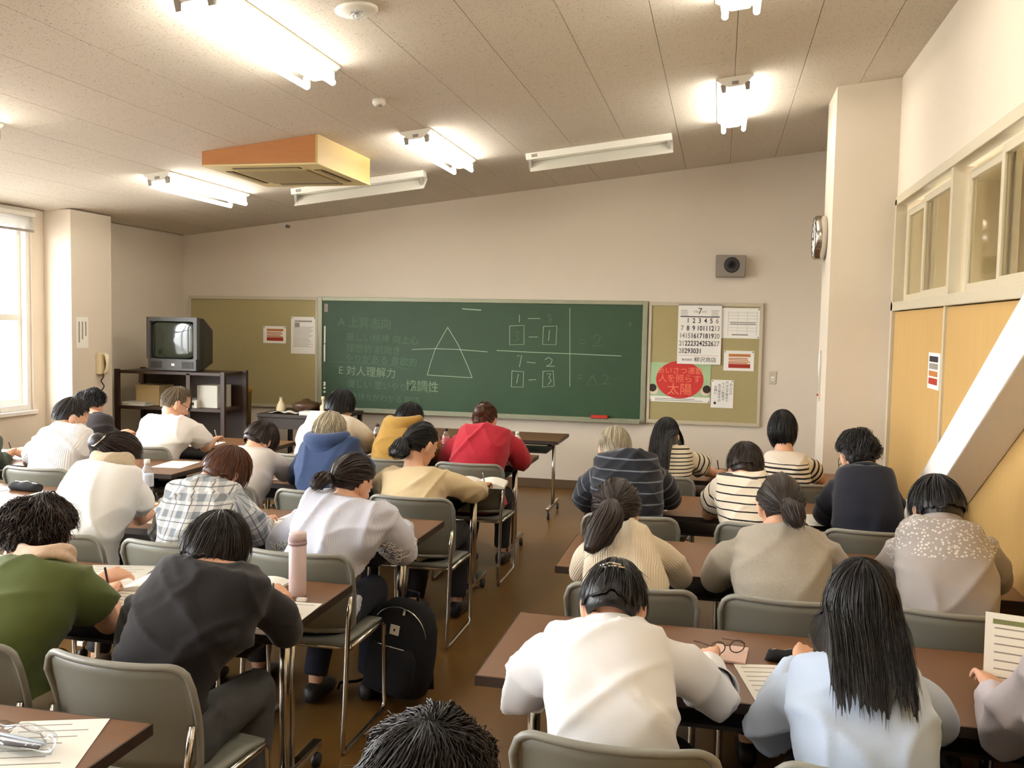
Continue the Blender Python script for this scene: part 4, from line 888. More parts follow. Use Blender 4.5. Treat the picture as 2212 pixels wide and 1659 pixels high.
        ts = lo_[:, None] + (hi - lo_)[:, None] * np.linspace(0, 1, K)[None]; x = np.clip(ts, 0, .9999) * (nsz - 1); j0 = x.astype(int); fx = (x - j0)[..., None]; ar = np.arange(cnt)[:, None]; Pp = base[ar, j0] * (1 - fx) + base[ar, np.minimum(j0 + 1, nsz - 1)] * fx; over = np.maximum(ts - 1, 0)[..., None]; Pp = Pp + (base[:, -1:] - base[:, -3:-2]) * over * (nsz - 1) / 2
        n_ = norm(Pp); jit = rg.normal(size=(cnt, 1, 3)) * .0015 + rg.normal(size=(cnt, 1, 3)) * .006 * np.linspace(0, 1, K)[None, :, None] ** 2 * (1 + wave * 2); Pp = Pp + n_ * (.0012 + .002 * rg.random((cnt, 1, 1))) + jit
        if style == 'curly' or curl: phs = rg.random((cnt, 1)) * 6.3; zz = np.arange(K)[None] * 1.7 + phs; Pp = Pp + .007 * np.stack([np.sin(zz), np.cos(zz * 1.1), np.sin(zz * .8 + 1)], -1) + n_ * .005
        t = np.gradient(Pp, axis=1); t /= np.linalg.norm(t, axis=2, keepdims=True) + 1e-9; u = np.cross(t, n_); u /= np.linalg.norm(u, axis=2, keepdims=True) + 1e-9; vv = np.cross(u, t); wd_ = (w * (.5 + rg.random(cnt)))[:, None, None] * np.array([.2, .7, 1, 1, 1, .8, .5, .08])[None, :, None]
        ring = np.stack([Pp + u * wd_, Pp + vv * wd_ * .6, Pp - u * wd_], 2); i = np.arange(cnt)[:, None, None] * 3 * K; j = np.arange(K - 1)[None, :, None] * 3; k = np.arange(3)[None, None, :]; k2 = (k + 1) % 3
        V.append(ring.reshape(-1, 3)); Q.append(np.stack(np.broadcast_arrays(i + j + k, i + j + k2, i + j + 3 + k2, i + j + 3 + k), -1).reshape(-1, 4) + nv); nv += cnt * 3 * K; tone.append(np.repeat(rg.random(cnt), 3 * K))
    # hair-coloured scalp under the shell
    nu, nw = 40, 24; th = np.linspace(.02, 2.25, nw); TT, PP = np.meshgrid(th, np.arange(nu) * 2 * np.pi / nu, indexing='ij'); Dc = np.stack([np.sin(TT) * np.cos(PP), np.sin(TT) * np.sin(PP), np.cos(TT)], -1)
    ac = np.array([.0785, .101, .117]) * 1.012; ok = ~(((Dc[..., 1] > .35) & (Dc[..., 2] < .45)) | (Dc[..., 2] < -.52) | ((np.abs(Dc[..., 0]) > .70) & (Dc[..., 1] > -.30) & (Dc[..., 2] < .02)) | ((Dc[..., 1] > .0) & (Dc[..., 2] < .10)))
    ii = np.arange(nu * nw).reshape(nw, nu); qa = np.stack([ii[:-1], np.roll(ii, -1, 1)[:-1], np.roll(ii, -1, 1)[1:], ii[1:]], -1).reshape(-1, 4); qa = qa[ok.reshape(-1)[qa].any(1)]
    V.append((Dc * ac * np.where(ok, 1.0, .93)[..., None]).reshape(-1, 3)); Q.append(qa + nv); tone.append(np.full(nu * nw, .45)); nv += nu * nw
    V = (np.vstack(V) + off) * sc; return V @ Mh.T + Ch, np.vstack(Q), tri, np.concatenate(tone)
PEOPLE = {}
def person(key, label, cx, cb, neck, head, sh, el=(None, None), wr=(None, None), hp=-38, hy=0, hr=0, top='shirt', sleeve='long', bottom='trouser_dark', hair=('bob', .16), haircol='hair_black', sc=1., skin='skin', neck_dy=.33, head_dy=.12, build=1., hands=True, collar=0., loose=.012, hairkw=None, fold=.014, body_top=None, feet=True, lower=True):
    """neck / head / shoulders / elbows / wrists are photo pixels (or room points); cx, cb = the chair"""
    rgs = abs(hash(key)) % 1000 if False else sum(ord(c_) * (i + 3) for i, c_ in enumerate(key))
    def pt(q, Y): return np.array(q, float) if len(q) == 3 else at(q[0], q[1], Y)
    N = pt(neck, cb + neck_dy); vol_ = (hairkw or {}).get('vol', 1.06); Hc = pt(head, N[1] + head_dy); Hc = Hc - np.array([0, 0, (.117 * abs(math.cos(math.radians(hp))) + .103 * abs(math.sin(math.radians(hp)))) * vol_ * sc * .93]); origin = np.array([cx, cb + .22, 0.])
    root = tag(empty('person', origin), label, 'person')
    SL, SR = pt(sh[0], N[1] + .0), pt(sh[1], N[1] + .0); sw = np.linalg.norm(SR - SL) / 2; _s = unit(SR - SL); SL = SL + _s * .035 + np.array([0, .03, -.045]); SR = SR - _s * .035 + np.array([0, .03, -.045]); N = N + np.array([0, .045, -.045])
    hip = np.array([cx, cb + .205, .52]); side = unit(SR - SL)
    wn = []; en = []
    for s, S_, e_, w_ in ((-1, SL, el[0], wr[0]), (1, SR, el[1], wr[1])):
        E = pt(e_, cb + .50) if e_ is not None and len(e_) == 2 else (np.array(e_, float) if e_ is not None else S_ + np.array([s * .07, .14, -.26]))
        if len(E) and E[2] < .62: E[2] = max(E[2], .60)
        Wp = pt(w_, cb + .70) if w_ is not None and len(w_) == 2 else (np.array(w_, float) if w_ is not None else np.array([N[0] + s * .09, cb + .76, .745]))
        en.append(E); wn.append(Wp)
    g = build
    # spine
    mid = hip * .5 + N * .5 + np.array([0, -.055, .02]); mid[1] = max(mid[1], cb + .155)
    up_ = N + np.array([0, .0, -.02]); sp = bez([hip + np.array([0, .01, -.06]), hip + np.array([0, -.0, .08]), mid, up_, N + unit(N - mid) * .035], 15); tt = np.gradient(sp, axis=0)
    wprof = np.interp(np.linspace(0, 1, 15), [0, .15, .38, .62, .78, .86, .92, .97, 1], np.array([.165, .168, .148, .165, .172, 1, .85, .5, .36]))
    full = sw + .004
    wd = [wprof[i] * g if wprof[i] < .3 else wprof[i] * full for i in range(15)]
    wd = np.array([.155 * g, .162 * g, .152 * g, .138 * g, .130 * g, .130 * g, .135 * g, .142 * g, .50 * full + .075 * g, .66 * full + .045 * g, .80 * full + .02, .86 * full, .76 * full, .48 * full, .068])
    dp = np.array([.11, .118, .112, .104, .100, .100, .103, .106, .106, .102, .094, .082, .068, .057, .054]) * g
    def torso(b, add): b.rings([ering(sp[i], tt[i], side, wd[i] + add, dp[i] + add, 24, 2.35) for i in range(15)])
    # ---------------- body
    ey, ep, er = math.radians(hy), math.radians(hp), math.radians(hr)
    Mh = rotm(0, 0, -ey) @ rotm(ep, 0, 0) @ rotm(0, er, 0)
    b = MB(); torso(b, -.012)
    base_sk = Hc + Mh @ np.array([0, -.035, -.05]) * sc
    limb(b, [N - unit(N - mid) * .05, N * .55 + base_sk * .45, base_sk], [.066 * g, .054, .053], side, 16, 8)
    arms = []
    for s, S_, E, Wp in ((-1, SL, en[0], wn[0]), (1, SR, en[1], wn[1])):
        s0 = S_ - side * s * .035 + np.array([0, .01, -.02]); arms.append((s0, E, Wp))
        limb(b, [s0, S_ * .5 + E * .5 + side * s * .008, E], [.050 * g, .046 * g, .038 * g], side, 14, 10); limb(b, [E, E * .5 + Wp * .5, Wp], [.039 * g, .038 * g, .026], side, 14, 9); b.ball(E, .038 * g, 7)
    legs = []
    if lower:
        for s in (-1, 1):
            h0 = hip + np.array([s * .085, .02, -.035]); kn = np.array([cx + s * .11, cb + .60, .49]); an = np.array([cx + s * .11, cb + .50 + .05 * s, .085]); legs.append((h0, kn, an))
            limb(b, [h0, h0 * .5 + kn * .5, kn], [.075, .065, .05], side, 12, 8); limb(b, [kn, kn * .6 + an * .4 + np.array([0, -.01, 0]), an], [.05, .05, .033], (1, 0, 0), 12, 8); b.ball(kn, .05, 6)
            limb(b, [an + np.array([0, -.03, -.03]), an + np.array([0, .06, -.05]), an + np.array([0, .15, -.062])], [.03, .03, .02], (1, 0, 0), 10, 6)
    V, Q, T_ = remesh(*b.arrays(), .0135, 3)
    parts = [(V, Q, T_)]
    hv = HEAD[0] * sc @ Mh.T + Hc; parts.append((hv, HEAD[1], HEAD[2]))
    hm = []
    if hands:
        for s, (s0, E, Wp) in zip((-1, 1), arms):
            f_ = unit(Wp - E); f_ = unit(f_ * np.array([1, 1, .35])); x_ = unit(np.cross(f_, (0, 0, 1))); z_ = np.cross(x_, f_); roll = .35 * s; x2 = x_ * math.cos(roll) + z_ * math.sin(roll); z2 = np.cross(x2, f_)
            M_ = np.stack([x2 * s, f_, z2], 1); hv = (HAND[0] * .98) @ M_.T + Wp; Qh, Th = HAND[1], HAND[2]
            if s < 0: Qh, Th = Qh[:, ::-1], Th[:, ::-1]
            parts.append((hv, Qh, Th))
    nV = 0; VV = []; QQ = []; TTl = []
    for v, q, t in parts: VV.append(v); QQ.append(q + nV); TTl.append(t + nV); nV += len(v)
    eyes = MB()
    for s in (-1, 1): eyes.ball((np.array([s * .031, .082, .0]) * sc) @ Mh.T + Hc, .011 * sc, 6)
    ev, eq, et = eyes.arrays(); nq = sum(len(q) for q in QQ); QQ.append(eq + nV); TTl.append(et + nV); VV.append(ev)
    Va, Qa, Ta = np.vstack(VV), np.vstack(QQ), np.vstack(TTl); mi = np.zeros(len(Qa) + len(Ta), int); mi[nq:len(Qa)] = 1; mi[len(Ta) * 0 + len(Qa) + len(Ta) - len(et):] = 1
    obj_np('body', Va, Qa, Ta, [skin, 'eye_white'], root, origin, mi=mi)
    # ---------------- top garment
    b = MB(); torso(b, loose * .75)
    for s, (s0, E, Wp) in zip((-1, 1), arms):
        S_ = SL if s < 0 else SR; a_ = loose * .8 + .003
        if sleeve == 'short':
            q = S_ * .35 + E * .65; limb(b, [s0, S_ * .65 + E * .35, q], [.053 * g + a_, .054 * g + a_, .053 * g + a_ + .006], side, 16, 9)
        else:
            limb(b, [s0, S_ * .5 + E * .5 + side * s * .008, E], [.052 * g + a_, .046 * g + a_, .042 * g + a_], side, 16, 10); b.ball(E, .041 * g + a_, 8)
            k_ = .9 if sleeve == 'long' else .45; limb(b, [E, E * (1 - .5 * k_) + Wp * .5 * k_, E * (1 - k_) + Wp * k_], [.041 * g + a_, .038 * g + a_, (.030 if sleeve == 'long' else .046) + a_], side, 16, 9)
    V, Q, T_ = remesh(*b.arrays(), .0118, 4); V = folds(V, vnormals(V, Q, T_), fold, rgs)
    bones = [(sp[i], sp[i + 1]) for i in range(14)]; cl = np.concatenate([[0], np.cumsum(np.linalg.norm(np.diff(sp, axis=0), axis=1))])
    best = np.full(len(V), 1e9); along = np.zeros(len(V)); around = np.zeros(len(V)); bone = np.zeros(len(V))
    for i, (p, q) in enumerate(bones):
        d_ = q - p; t = np.clip(((V - p) @ d_) / (d_ @ d_), 0, 1); c_ = p + t[:, None] * d_; r_ = V - c_; x = r_ @ side; y = r_ @ np.cross(unit(d_), side); dist = np.sqrt((x / (wd[i] + .02)) ** 2 + (y / (dp[i] + .02)) ** 2); m_ = dist < best; best[m_] = dist[m_]; along[m_] = (np.interp(V[:, 2], sp[:, 2], cl) + np.maximum(V[:, 2] - sp[-1, 2], 0))[m_]; around[m_] = x[m_]
    for s, (s0, E, Wp) in zip((-1, 1), arms):
        off_ = 0.
        for p, q, r0 in ((s0 + side * s * .05, E, .062), (E, Wp, .05)):
            d_ = q - p; t = np.clip(((V - p) @ d_) / (d_ @ d_), 0, 1); c_ = p + t[:, None] * d_; r_ = V - c_; dist = np.linalg.norm(r_, axis=1) / (r0 + loose); m_ = dist < best; best[m_] = dist[m_]; ud = unit(d_); uu = unit(np.cross(ud, (0, 1, .3))); al_ = cl[10] - (off_ + t * np.linalg.norm(d_)); along[m_] = al_[m_]; around[m_] = (np.arctan2(r_ @ uu, r_ @ np.cross(ud, uu)) * .06)[m_]; bone[m_] = 1; off_ += np.linalg.norm(d_)
    obj_np(kwname(top), V, Q, T_, [top], root, origin, {'along': along, 'around': around, 'bone': bone})
    if collar:
        c0, c1 = N + unit(N - mid) * .012, N + unit(N - mid) * (.012 + collar); ax = unit(N - mid); cm = MB(); R = []
        for h_, r_ in ((0, .082), (collar, .071), (collar * .96, .064), (.0, .074)): R.append(ering(N - ax * .012 + ax * h_ + np.array([0, .012, 0]), ax, side, r_ * g, r_ * .92 * g, 24, 2.))
        cm.rings(R, closed=True); cm.build('collar', body_top or top, root, smooth=True, origin=origin).location = (0, 0, 0)
    # ---------------- trousers / skirt and shoes
    if lower:
        b = MB(); b.rings([ering(hip + np.array([0, .01 + .01 * k_, z]), (0, 0, 1), (1, 0, 0), w_ * g, d_ * g, 18) for k_, (z, w_, d_) in enumerate(((-.10, .165, .12), (-.04, .185, .14), (.05, .172, .13)))])
        for (h0, kn, an) in legs: limb(b, [h0, h0 * .5 + kn * .5, kn + np.array([0, .01, 0])], [.09, .08, .067], side, 14, 9); b.ball(kn, .064, 7); limb(b, [kn, kn * .5 + an * .5, an + np.array([0, 0, .03])], [.066, .06, .056], (1, 0, 0), 14, 8)
        V, Q, T_ = remesh(*b.arrays(), .0155, 4); V = folds(V, vnormals(V, Q, T_), .004, rgs + 5)
        V[:, 2] = np.maximum(V[:, 2], .03); obj_np('trousers', V, Q, T_, [bottom], root, origin)
        for (h0, kn, an) in legs:
            f_ = MB(); f_.rings([ering(an + np.array([0, y, 0]) * 1. + np.array([0, 0, -an[2] + z]), (0, 1, 0), (1, 0, 0), w_, h_, 14, 2.8) for y, z, w_, h_ in ((-.065, .038, .022, .022), (-.045, .047, .036, .042), (0, .05, .038, .046), (.06, .042, .043, .038), (.12, .034, .044, .03), (.165, .028, .034, .022), (.18, .026, .016, .014))]); f_.build('shoe', 'shoe_dark', root, smooth=True, origin=origin).location = (0, 0, 0)
    # ---------------- hair
    if hair:
        st, L = hair; spheres = [(N + np.array([0, .02, -.03]), .085 * g), (N * .5 + SL * .5 + np.array([0, .02, -.03]), .075), (N * .5 + SR * .5 + np.array([0, .02, -.03]), .075), (SL, .06), (SR, .06)] + [(sp[i], dp[i] + .030 + loose) for i in range(3, 13)] + [(sp[i] + s_ * side * wd[i] * .5, dp[i] * .93 + .026 + loose) for i in range(4, 12) for s_ in (-1, 1)]
        kw_ = dict(hairkw or {}); V, Q, T_, tone = make_hair(Mh, Hc, sc, st, L, rgs, spheres, **kw_); obj_np('hair', V, Q, T_, [haircol], root, origin, {'tone': tone})
    PEOPLE[key] = dict(root=root, N=N, H=Hc, Mh=Mh, E=en, W=wn, origin=origin, side=side, mid=mid, sp=sp, sc=sc, arms=arms)
    return root
def kwname(top): return {'jkt': 'jacket', 'crd': 'cardigan', 'swt': 'sweater', 'blo': 'blouse', 'tee': 'shirt', 'hod': 'hooded_jacket', 'dre': 'tunic'}.get(top[:3], 'shirt')
for n_, c_ in (('hair_black', (20, 17, 18)), ('hair_darkbrown', (40, 26, 20)), ('hair_brown', (84, 48, 30)), ('hair_softblack', (34, 28, 26))): hairmat(n_, srgb(*c_))
hairmat('hair_grey', srgb(132, 122, 102), .5); hairmat('hair_silver', srgb(168, 156, 132), .5); hairmat('hair_saltpepper', srgb(104, 88, 66), .5)
plain('trouser_dark', (30, 28, 32), .85, vary=.2, scale=30); plain('trouser_navy', (28, 34, 50), .85, vary=.2, scale=30); plain('trouser_khaki', (138, 122, 98), .85, vary=.1); plain('trouser_grey', (70, 70, 72), .85, vary=.15)
plain('shoe_dark', (28, 24, 24), .5, vary=.2); plain('scarf_knit', (196, 180, 154), .9, vary=.25, scale=150, bump=.5, bscale=250); plain('floral_cotton', (222, 194, 170), .85, vary=.22, scale=90); plain('lace', (236, 232, 226), .8, vary=.04); plain('mask_white', (238, 236, 232), .8); plain('cuff_navy', (70, 78, 110), .8)
cloth('dre_green', srgb(86, 96, 48)); cloth('crd_black', srgb(30, 27, 29)); cloth('blo_pin', srgb(216, 216, 226), pattern='pin', col2=(178, 186, 212)); cloth('tee_plaid', srgb(222, 222, 220), pattern='plaid', col2=(92, 104, 116), col3=(58, 66, 78))
cloth('dre_white', srgb(244, 242, 238)); cloth('blo_cream', srgb(214, 192, 152)); cloth('hod_blue', srgb(50, 68, 104)); cloth('crd_white', srgb(214, 206, 198)); cloth('tee_polo', srgb(244, 242, 242), pattern='rib'); cloth('jkt_black', srgb(34, 26, 26)); cloth('tee_white', srgb(238, 232, 224)); cloth('tee_ivory', srgb(226, 216, 198))
cloth('hod_mustard', srgb(166, 128, 58)); cloth('swt_red', srgb(176, 36, 52)); cloth('tee_navystripe', srgb(30, 32, 40), pattern='stripes', period=.062, width=.13, col2=(104, 108, 118)); cloth('tee_stripe16', srgb(220, 208, 186), pattern='stripes', period=.030, width=.30, col2=(34, 28, 30)); cloth('tee_stripe17', srgb(238, 226, 206), pattern='stripes', period=.0485, width=.17, col2=(30, 28, 34)); cloth('tee_stripe18', srgb(224, 212, 196), pattern='stripes', period=.036, width=.42, col2=(30, 24, 24), below=.475)
cloth('jkt_navy', srgb(26, 28, 40)); cloth('swt_cream', srgb(228, 212, 186), pattern='rib'); cloth('swt_heather', srgb(176, 168, 154), pattern='heather'); cloth('tee_yoke', srgb(170, 162, 158), pattern='yoke', col2=(226, 222, 214), above=.50); cloth('jkt_white', srgb(248, 248, 250)); cloth('swt_pale_blue', srgb(200, 216, 240)); cloth('tee_lilac', srgb(208, 200, 206)); cloth('tee_olive', srgb(60, 70, 54)); cloth('swt_charcoal', srgb(60, 58, 60))
B = dict(n=420)
R1, R2, R3, R4 = 2.12, 3.31, 4.55, 5.77; Q1, Q2, Q3, Q4 = 1.97, 3.20, 4.42, 5.65
def seat(key, label, cx, cb, *a, chair_label=None, crz=0., **k):
    chair(cx, cb, chair_label or 'grey stacking chair of the ' + key, crz); return person(key, label, cx, cb, *a, **k)
LONGD = dict(fringe=True)
# ---- left block, nearest row
seat('woman in green', 'woman in olive green tunic with floral collar writing at near left', -2.10, R1, (65, 1198), (75, 1062), ((-35, 1232), (160, 1228)), (None, (235, 1345)), (None, (236, 1282)), hp=-28, hy=48, top='dre_green', sleeve='short', bottom='trouser_khaki', hair=('curly', 0.2), haircol='hair_darkbrown', collar=0, build=1.08, loose=.02, hairkw=dict(n=1100, vol=1.14, front=.14, sides=0.185, w=.0022))
seat('woman in black cardigan', 'woman in black cardigan with dark bob writing near the pink tumbler', -1.56, R1, (448, 1208), (466, 1087), ((292, 1256), (556, 1250)), ((282, 1395), (618, 1362)), (None, (600, 1318)), hp=-30, hy=18, top='crd_black', hair=('short', 0.18), haircol='hair_softblack', hairkw=dict(n=700, front=.15, sides=0.235, vol=1.13), bottom='trouser_grey', chair_label='large grey stacking chair of the woman in black cardigan in the foreground', loose=.02, crz=-.06)
# ---- left block, second row
seat('woman in pinstripe blouse', 'woman in pale blue pinstripe blouse with lace sleeve bands', -1.61, R2, (742, 1068), (760, 966), ((640, 1102), (838, 1098)), ((606, 1178), (872, 1190)), hp=-30, hy=22, top='blo_pin', sleeve='long', bottom='trouser_navy', hair=('bob', .2), haircol='hair_darkbrown', hairkw=dict(tie=(0, -.118, -.03), tail=0.17, tail_dir=(0, -.5, -1), tail_r=0.036, vol=1.09), loose=.032, fold=.02)
seat('person in plaid shirt', 'person in grey and white plaid shirt with brown bob', -2.16, R2, (432, 1028), (488, 948), ((366, 1052), (520, 1064)), ((352, 1148), (556, 1156)), (None, (572, 1128)), hp=-42, hy=30, top='tee_plaid', hair=('bob', 0.18), haircol='hair_brown', collar=.03, hairkw=dict(n=600, front=.17, sides=0.235, vol=1.1), loose=.022, fold=.017)
seat('woman with knit scarf', 'woman in white tunic and knit scarf, hair twisted up in a clip', -2.72, R2, (222, 992), (252, 922), ((152, 1026), (286, 1024)), ((142, 1110), (300, 1120)), (None, (334, 1098)), hp=-36, hy=40, top='dre_white', sleeve='short', hair=('bob', .2), haircol='hair_darkbrown', collar=0, hairkw=dict(tie=(0, -.112, .01), n=420, vol=1.08), loose=.026, fold=.017)
# ---- left block, third row
seat('woman in cream blouse', 'woman in cream blouse with a low black ponytail', -1.56, R3, (888, 1008), (910, 903), ((838, 1016), (966, 1016)), ((838, 1060), (1022, 1066)), (None, (1040, 1052)), hp=-28, hy=32, top='blo_cream', hair=('bob', .2), haircol='hair_black', collar=.028, hairkw=dict(tie=(0, -.116, -.02), tail=.19, tail_dir=(-.1, -1, -.3), tail_r=.052, vol=1.07), loose=.026, fold=.017)
seat('person in blue hoodie', 'person with grey hair in a blue hooded jacket', -2.10, R3, (706, 942), (712, 880), ((650, 968), (782, 968)), ((642, 1030), (792, 1030)), hp=-30, hy=8, top='hod_blue', hair=('short', 0.2), haircol='hair_silver', collar=.0, hairkw=dict(n=800, vol=1.12, front=.14, sides=0.185, w=.0026), loose=.02, sc=1.02)
seat('person in white cardigan', 'person in white long sleeved top with dark head bowed low', -2.68, R3, (545, 962), (562, 897), ((496, 972), (590, 972)), ((500, 1030), (614, 1022)), (None, (630, 1018)), hp=-50, hy=25, top='crd_white', hair=('bob', 0.18), haircol='hair_darkbrown', loose=.018, hairkw=dict(n=500, front=.16, sides=0.22, vol=1.1))
# ---- left block, front row
seat('woman in red', 'woman in crimson sweater with brown hair pinned up', -1.58, R4, (1045, 915), (1048, 862), ((990, 936), (1094, 934)), ((968, 992), (1126, 994)), hp=-30, hy=8, top='swt_red', hair=('bob', .2), haircol='hair_brown', hairkw=dict(tie=(0, -.112, .02), n=400, vol=1.06), loose=.04, build=1.08)
seat('person in mustard', 'person in mustard hooded jacket with short black hair', -2.18, R4, (872, 905), (884, 860), ((832, 922), (928, 922)), ((822, 972), (936, 972)), hp=-38, hy=20, top='hod_mustard', hair=('short', 0.2), haircol='hair_black', collar=.03, hairkw=dict(n=600, vol=1.12, front=.14, sides=.16), loose=.03)
seat('person in ivory shirt', 'person in ivory shirt with black hair before the chalkboard corner', -2.78, R4, (716, 890), (735, 832), ((668, 906), (776, 906)), ((656, 952), (790, 958)), hp=-32, hy=28, top='tee_ivory', hair=('bob', .225), haircol='hair_black', hairkw=dict(n=600, vol=1.14, front=.15, sides=.2), sleeve='three', loose=.028)
# ---- window block
seat('man in white polo', 'man in white polo shirt wearing a face mask by the window', -3.98, 4.72, (132, 915), (153, 850), ((74, 944), (178, 940)), ((62, 998), (196, 995)), hp=-30, hy=42, top='tee_polo', sleeve='short', hair=('short', 0.2), haircol='hair_softblack', collar=.03, hairkw=dict(n=700, vol=1.07, front=.13, sides=0.145), loose=.026)
seat('person in dark jacket', 'person in dark jacket half hidden beside the window column', -4.62, R4 + .1, (205, 890), (193, 838), ((172, 908), (234, 908)), hp=-28, hy=30, top='jkt_black', hair=('curly', .2), haircol='hair_black', hairkw=dict(n=500, vol=1.1, front=.14, sides=.15), collar=.02)
seat('older man in white shirt', 'older man in white short sleeved shirt before the television rack', -3.98, R4 - .02, (362, 895), (380, 828), ((312, 914), (424, 914)), ((308, 972), (444, 968)), (None, (462, 950)), hp=-30, hy=46, top='tee_white', sleeve='short', hair=('short', 0.19), haircol='hair_saltpepper', collar=.03, bottom='trouser_khaki', loose=.03, hairkw=dict(n=700, vol=1.05, front=.12, sides=0.15))
seat('person at left edge', 'writer at the far left edge showing only hand and dark sleeve', -4.60, 4.72, (-52, 930), (-40, 850), ((-110, 955), (-28, 955)), (None, (-4, 1000)), (None, (18, 978)), hp=-30, hy=20, top='tee_olive', hair=('short', .2), haircol='hair_black', sleeve='three', hairkw=dict(front=.13, sides=.14))
# ---- right block, front row
seat('woman in narrow stripes', 'woman in narrow black and cream stripes with long black hair', -.36, Q4, (1452, 958), (1440, 895), ((1402, 974), (1496, 976)), (None, (1528, 1018)), (None, (1545, 1022)), hp=-24, hy=12, top='tee_stripe16', sleeve='short', hair=('long', 0.38), haircol='hair_black', hairkw=dict(n=700, front=.16, sides=0.36, vol=1.08, ragged=.1, wave=.1), loose=.022)
seat('woman with white yoke', 'woman with black bob in white yoked striped top', .42, Q4, (1696, 972), (1692, 882), ((1650, 988), (1746, 986)), (None, (1772, 1036)), hp=-14, hy=0, top='tee_stripe18', sleeve='short', hair=('bob', .265), haircol='hair_black', hairkw=dict(n=700, front=.15, sides=.28, vol=1.12), loose=.02)
# ---- right block, third row
seat('man in navy stripes', 'grey haired man in navy polo with pale stripes', -.40, Q3, (1352, 970), (1330, 910), ((1284, 1002), (1422, 1000)), ((1266, 1076), (1446, 1076)), hp=-36, hy=-12, top='tee_navystripe', sleeve='three', hair=('short', 0.185), haircol='hair_silver', collar=.03, hairkw=dict(n=800, vol=1.06, front=.125, sides=0.165), build=1.08, loose=.028)
seat('woman in thin stripes', 'woman with short bob in white top with thin black stripes', .24, Q3, (1606, 1018), (1612, 942), ((1552, 1032), (1668, 1030)), ((1530, 1110), None), hp=-36, hy=0, top='tee_stripe17', sleeve='short', hair=('bob', 0.18), haircol='hair_darkbrown', hairkw=dict(n=700, front=.15, sides=0.19, vol=1.15), loose=.03)
seat('man in dark suit', 'man in dark navy suit with short black hair', .72, Q3, (1872, 1000), (1856, 922), ((1800, 1030), (1922, 1028)), ((1784, 1110), (1926, 1112)), hp=-34, hy=-14, top='jkt_navy', hair=('curly', 0.19), haircol='hair_black', collar=.03, hairkw=dict(n=700, vol=1.1, front=.14, sides=.13), build=1.06, loose=.022)
# ---- right block, second row
seat('woman in cream knit', 'woman in cream ribbed knit with loose brown wavy ponytail', -.28, Q2, (1335, 1128), (1334, 1020), ((1278, 1150), (1412, 1148)), ((1258, 1232), (1468, 1244)), hp=-34, hy=0, top='swt_cream', hair=('wavy', .2), haircol='hair_darkbrown', hairkw=dict(tie=(0, -.122, -.03), tail=.33, tail_dir=(0, -1, -.2), tail_r=0.05, n=600, vol=1.18, wave=.35, puff=.05), loose=.02)
seat('woman in heather sweater', 'woman in heather grey sweater with low dark ponytail', .26, Q2, (1686, 1128), (1688, 1008), ((1584, 1162), (1768, 1160)), ((1546, 1248), (1802, 1232)), hp=-26, hy=-8, top='swt_heather', hair=('bob', .2), haircol='hair_darkbrown', hairkw=dict(tie=(-.005, -.112, -.05), tail=0.21, tail_dir=(0, -.5, -1), tail_r=.036, vol=1.08), loose=.026, build=1.05)
seat('person in spotted yoke', 'person in grey shirt with spotted yoke beside the diagonal brace', .80, Q2, (2040, 1115), (2028, 1010), ((1958, 1150), (2128, 1148)), ((1930, 1240), (2150, 1250)), hp=-34, hy=-14, top='tee_yoke', hair=('bob', 0.175), haircol='hair_black', collar=.035, hairkw=dict(n=700, vol=1.13, front=.15, sides=0.2), loose=.026, build=1.06)
# ---- right block, nearest row
seat('woman in white jacket', 'woman in white jacket with clipped black hair in the near row', -.20, Q1, (1308, 1335), (1328, 1188), ((1172, 1372), (1432, 1370)), ((1126, 1500), (1540, 1500)), (None, (1530, 1430)), hp=-52, hy=0, top='jkt_white', hair=('bob', 0.175), haircol='hair_black', collar=.03, hairkw=dict(n=800, front=.15, sides=0.205, vol=1.09, ragged=0.08), loose=.022, fold=.02, chair_label='grey stacking chair of the woman in white jacket at the bottom edge')
seat('woman in pale blue', 'woman in pale blue top with long straight black hair', .37, Q1, (1852, 1408), (1866, 1195), ((1712, 1452), (1980, 1448)), ((1660, 1570), (2022, 1560)), hp=-20, hy=0, top='swt_pale_blue', hair=('long', 0.335), haircol='hair_black', hairkw=dict(n=1200, front=.17, sides=0.33, vol=1.09, ragged=.08, w=.002), loose=.024, fold=.017)
seat('person with held paper', 'person in lilac shirt holding a paper at the right edge', .93, Q1, (2325, 1400), (2330, 1225), ((2225, 1440), (2425, 1440)), ((2172, 1590), None), ((2146, 1490), None), hp=-24, hy=-20, top='tee_lilac', hair=('bob', .25), haircol='hair_black', loose=.022, hairkw=dict(front=.15, sides=.25))
# ---- the head just before the camera
seat('person nearest the camera', 'curly dark haired person whose crown shows at the bottom edge', -.37, .80, (935, 1800), (925, 1562), ((800, 1850), (1080, 1850)), hp=-14, hy=0, top='swt_charcoal', hair=('curly', .215), haircol='hair_softblack', hairkw=dict(n=2600, w=.0014, vol=1.12, front=.15, sides=.17), neck_dy=.28, head_dy=.06)
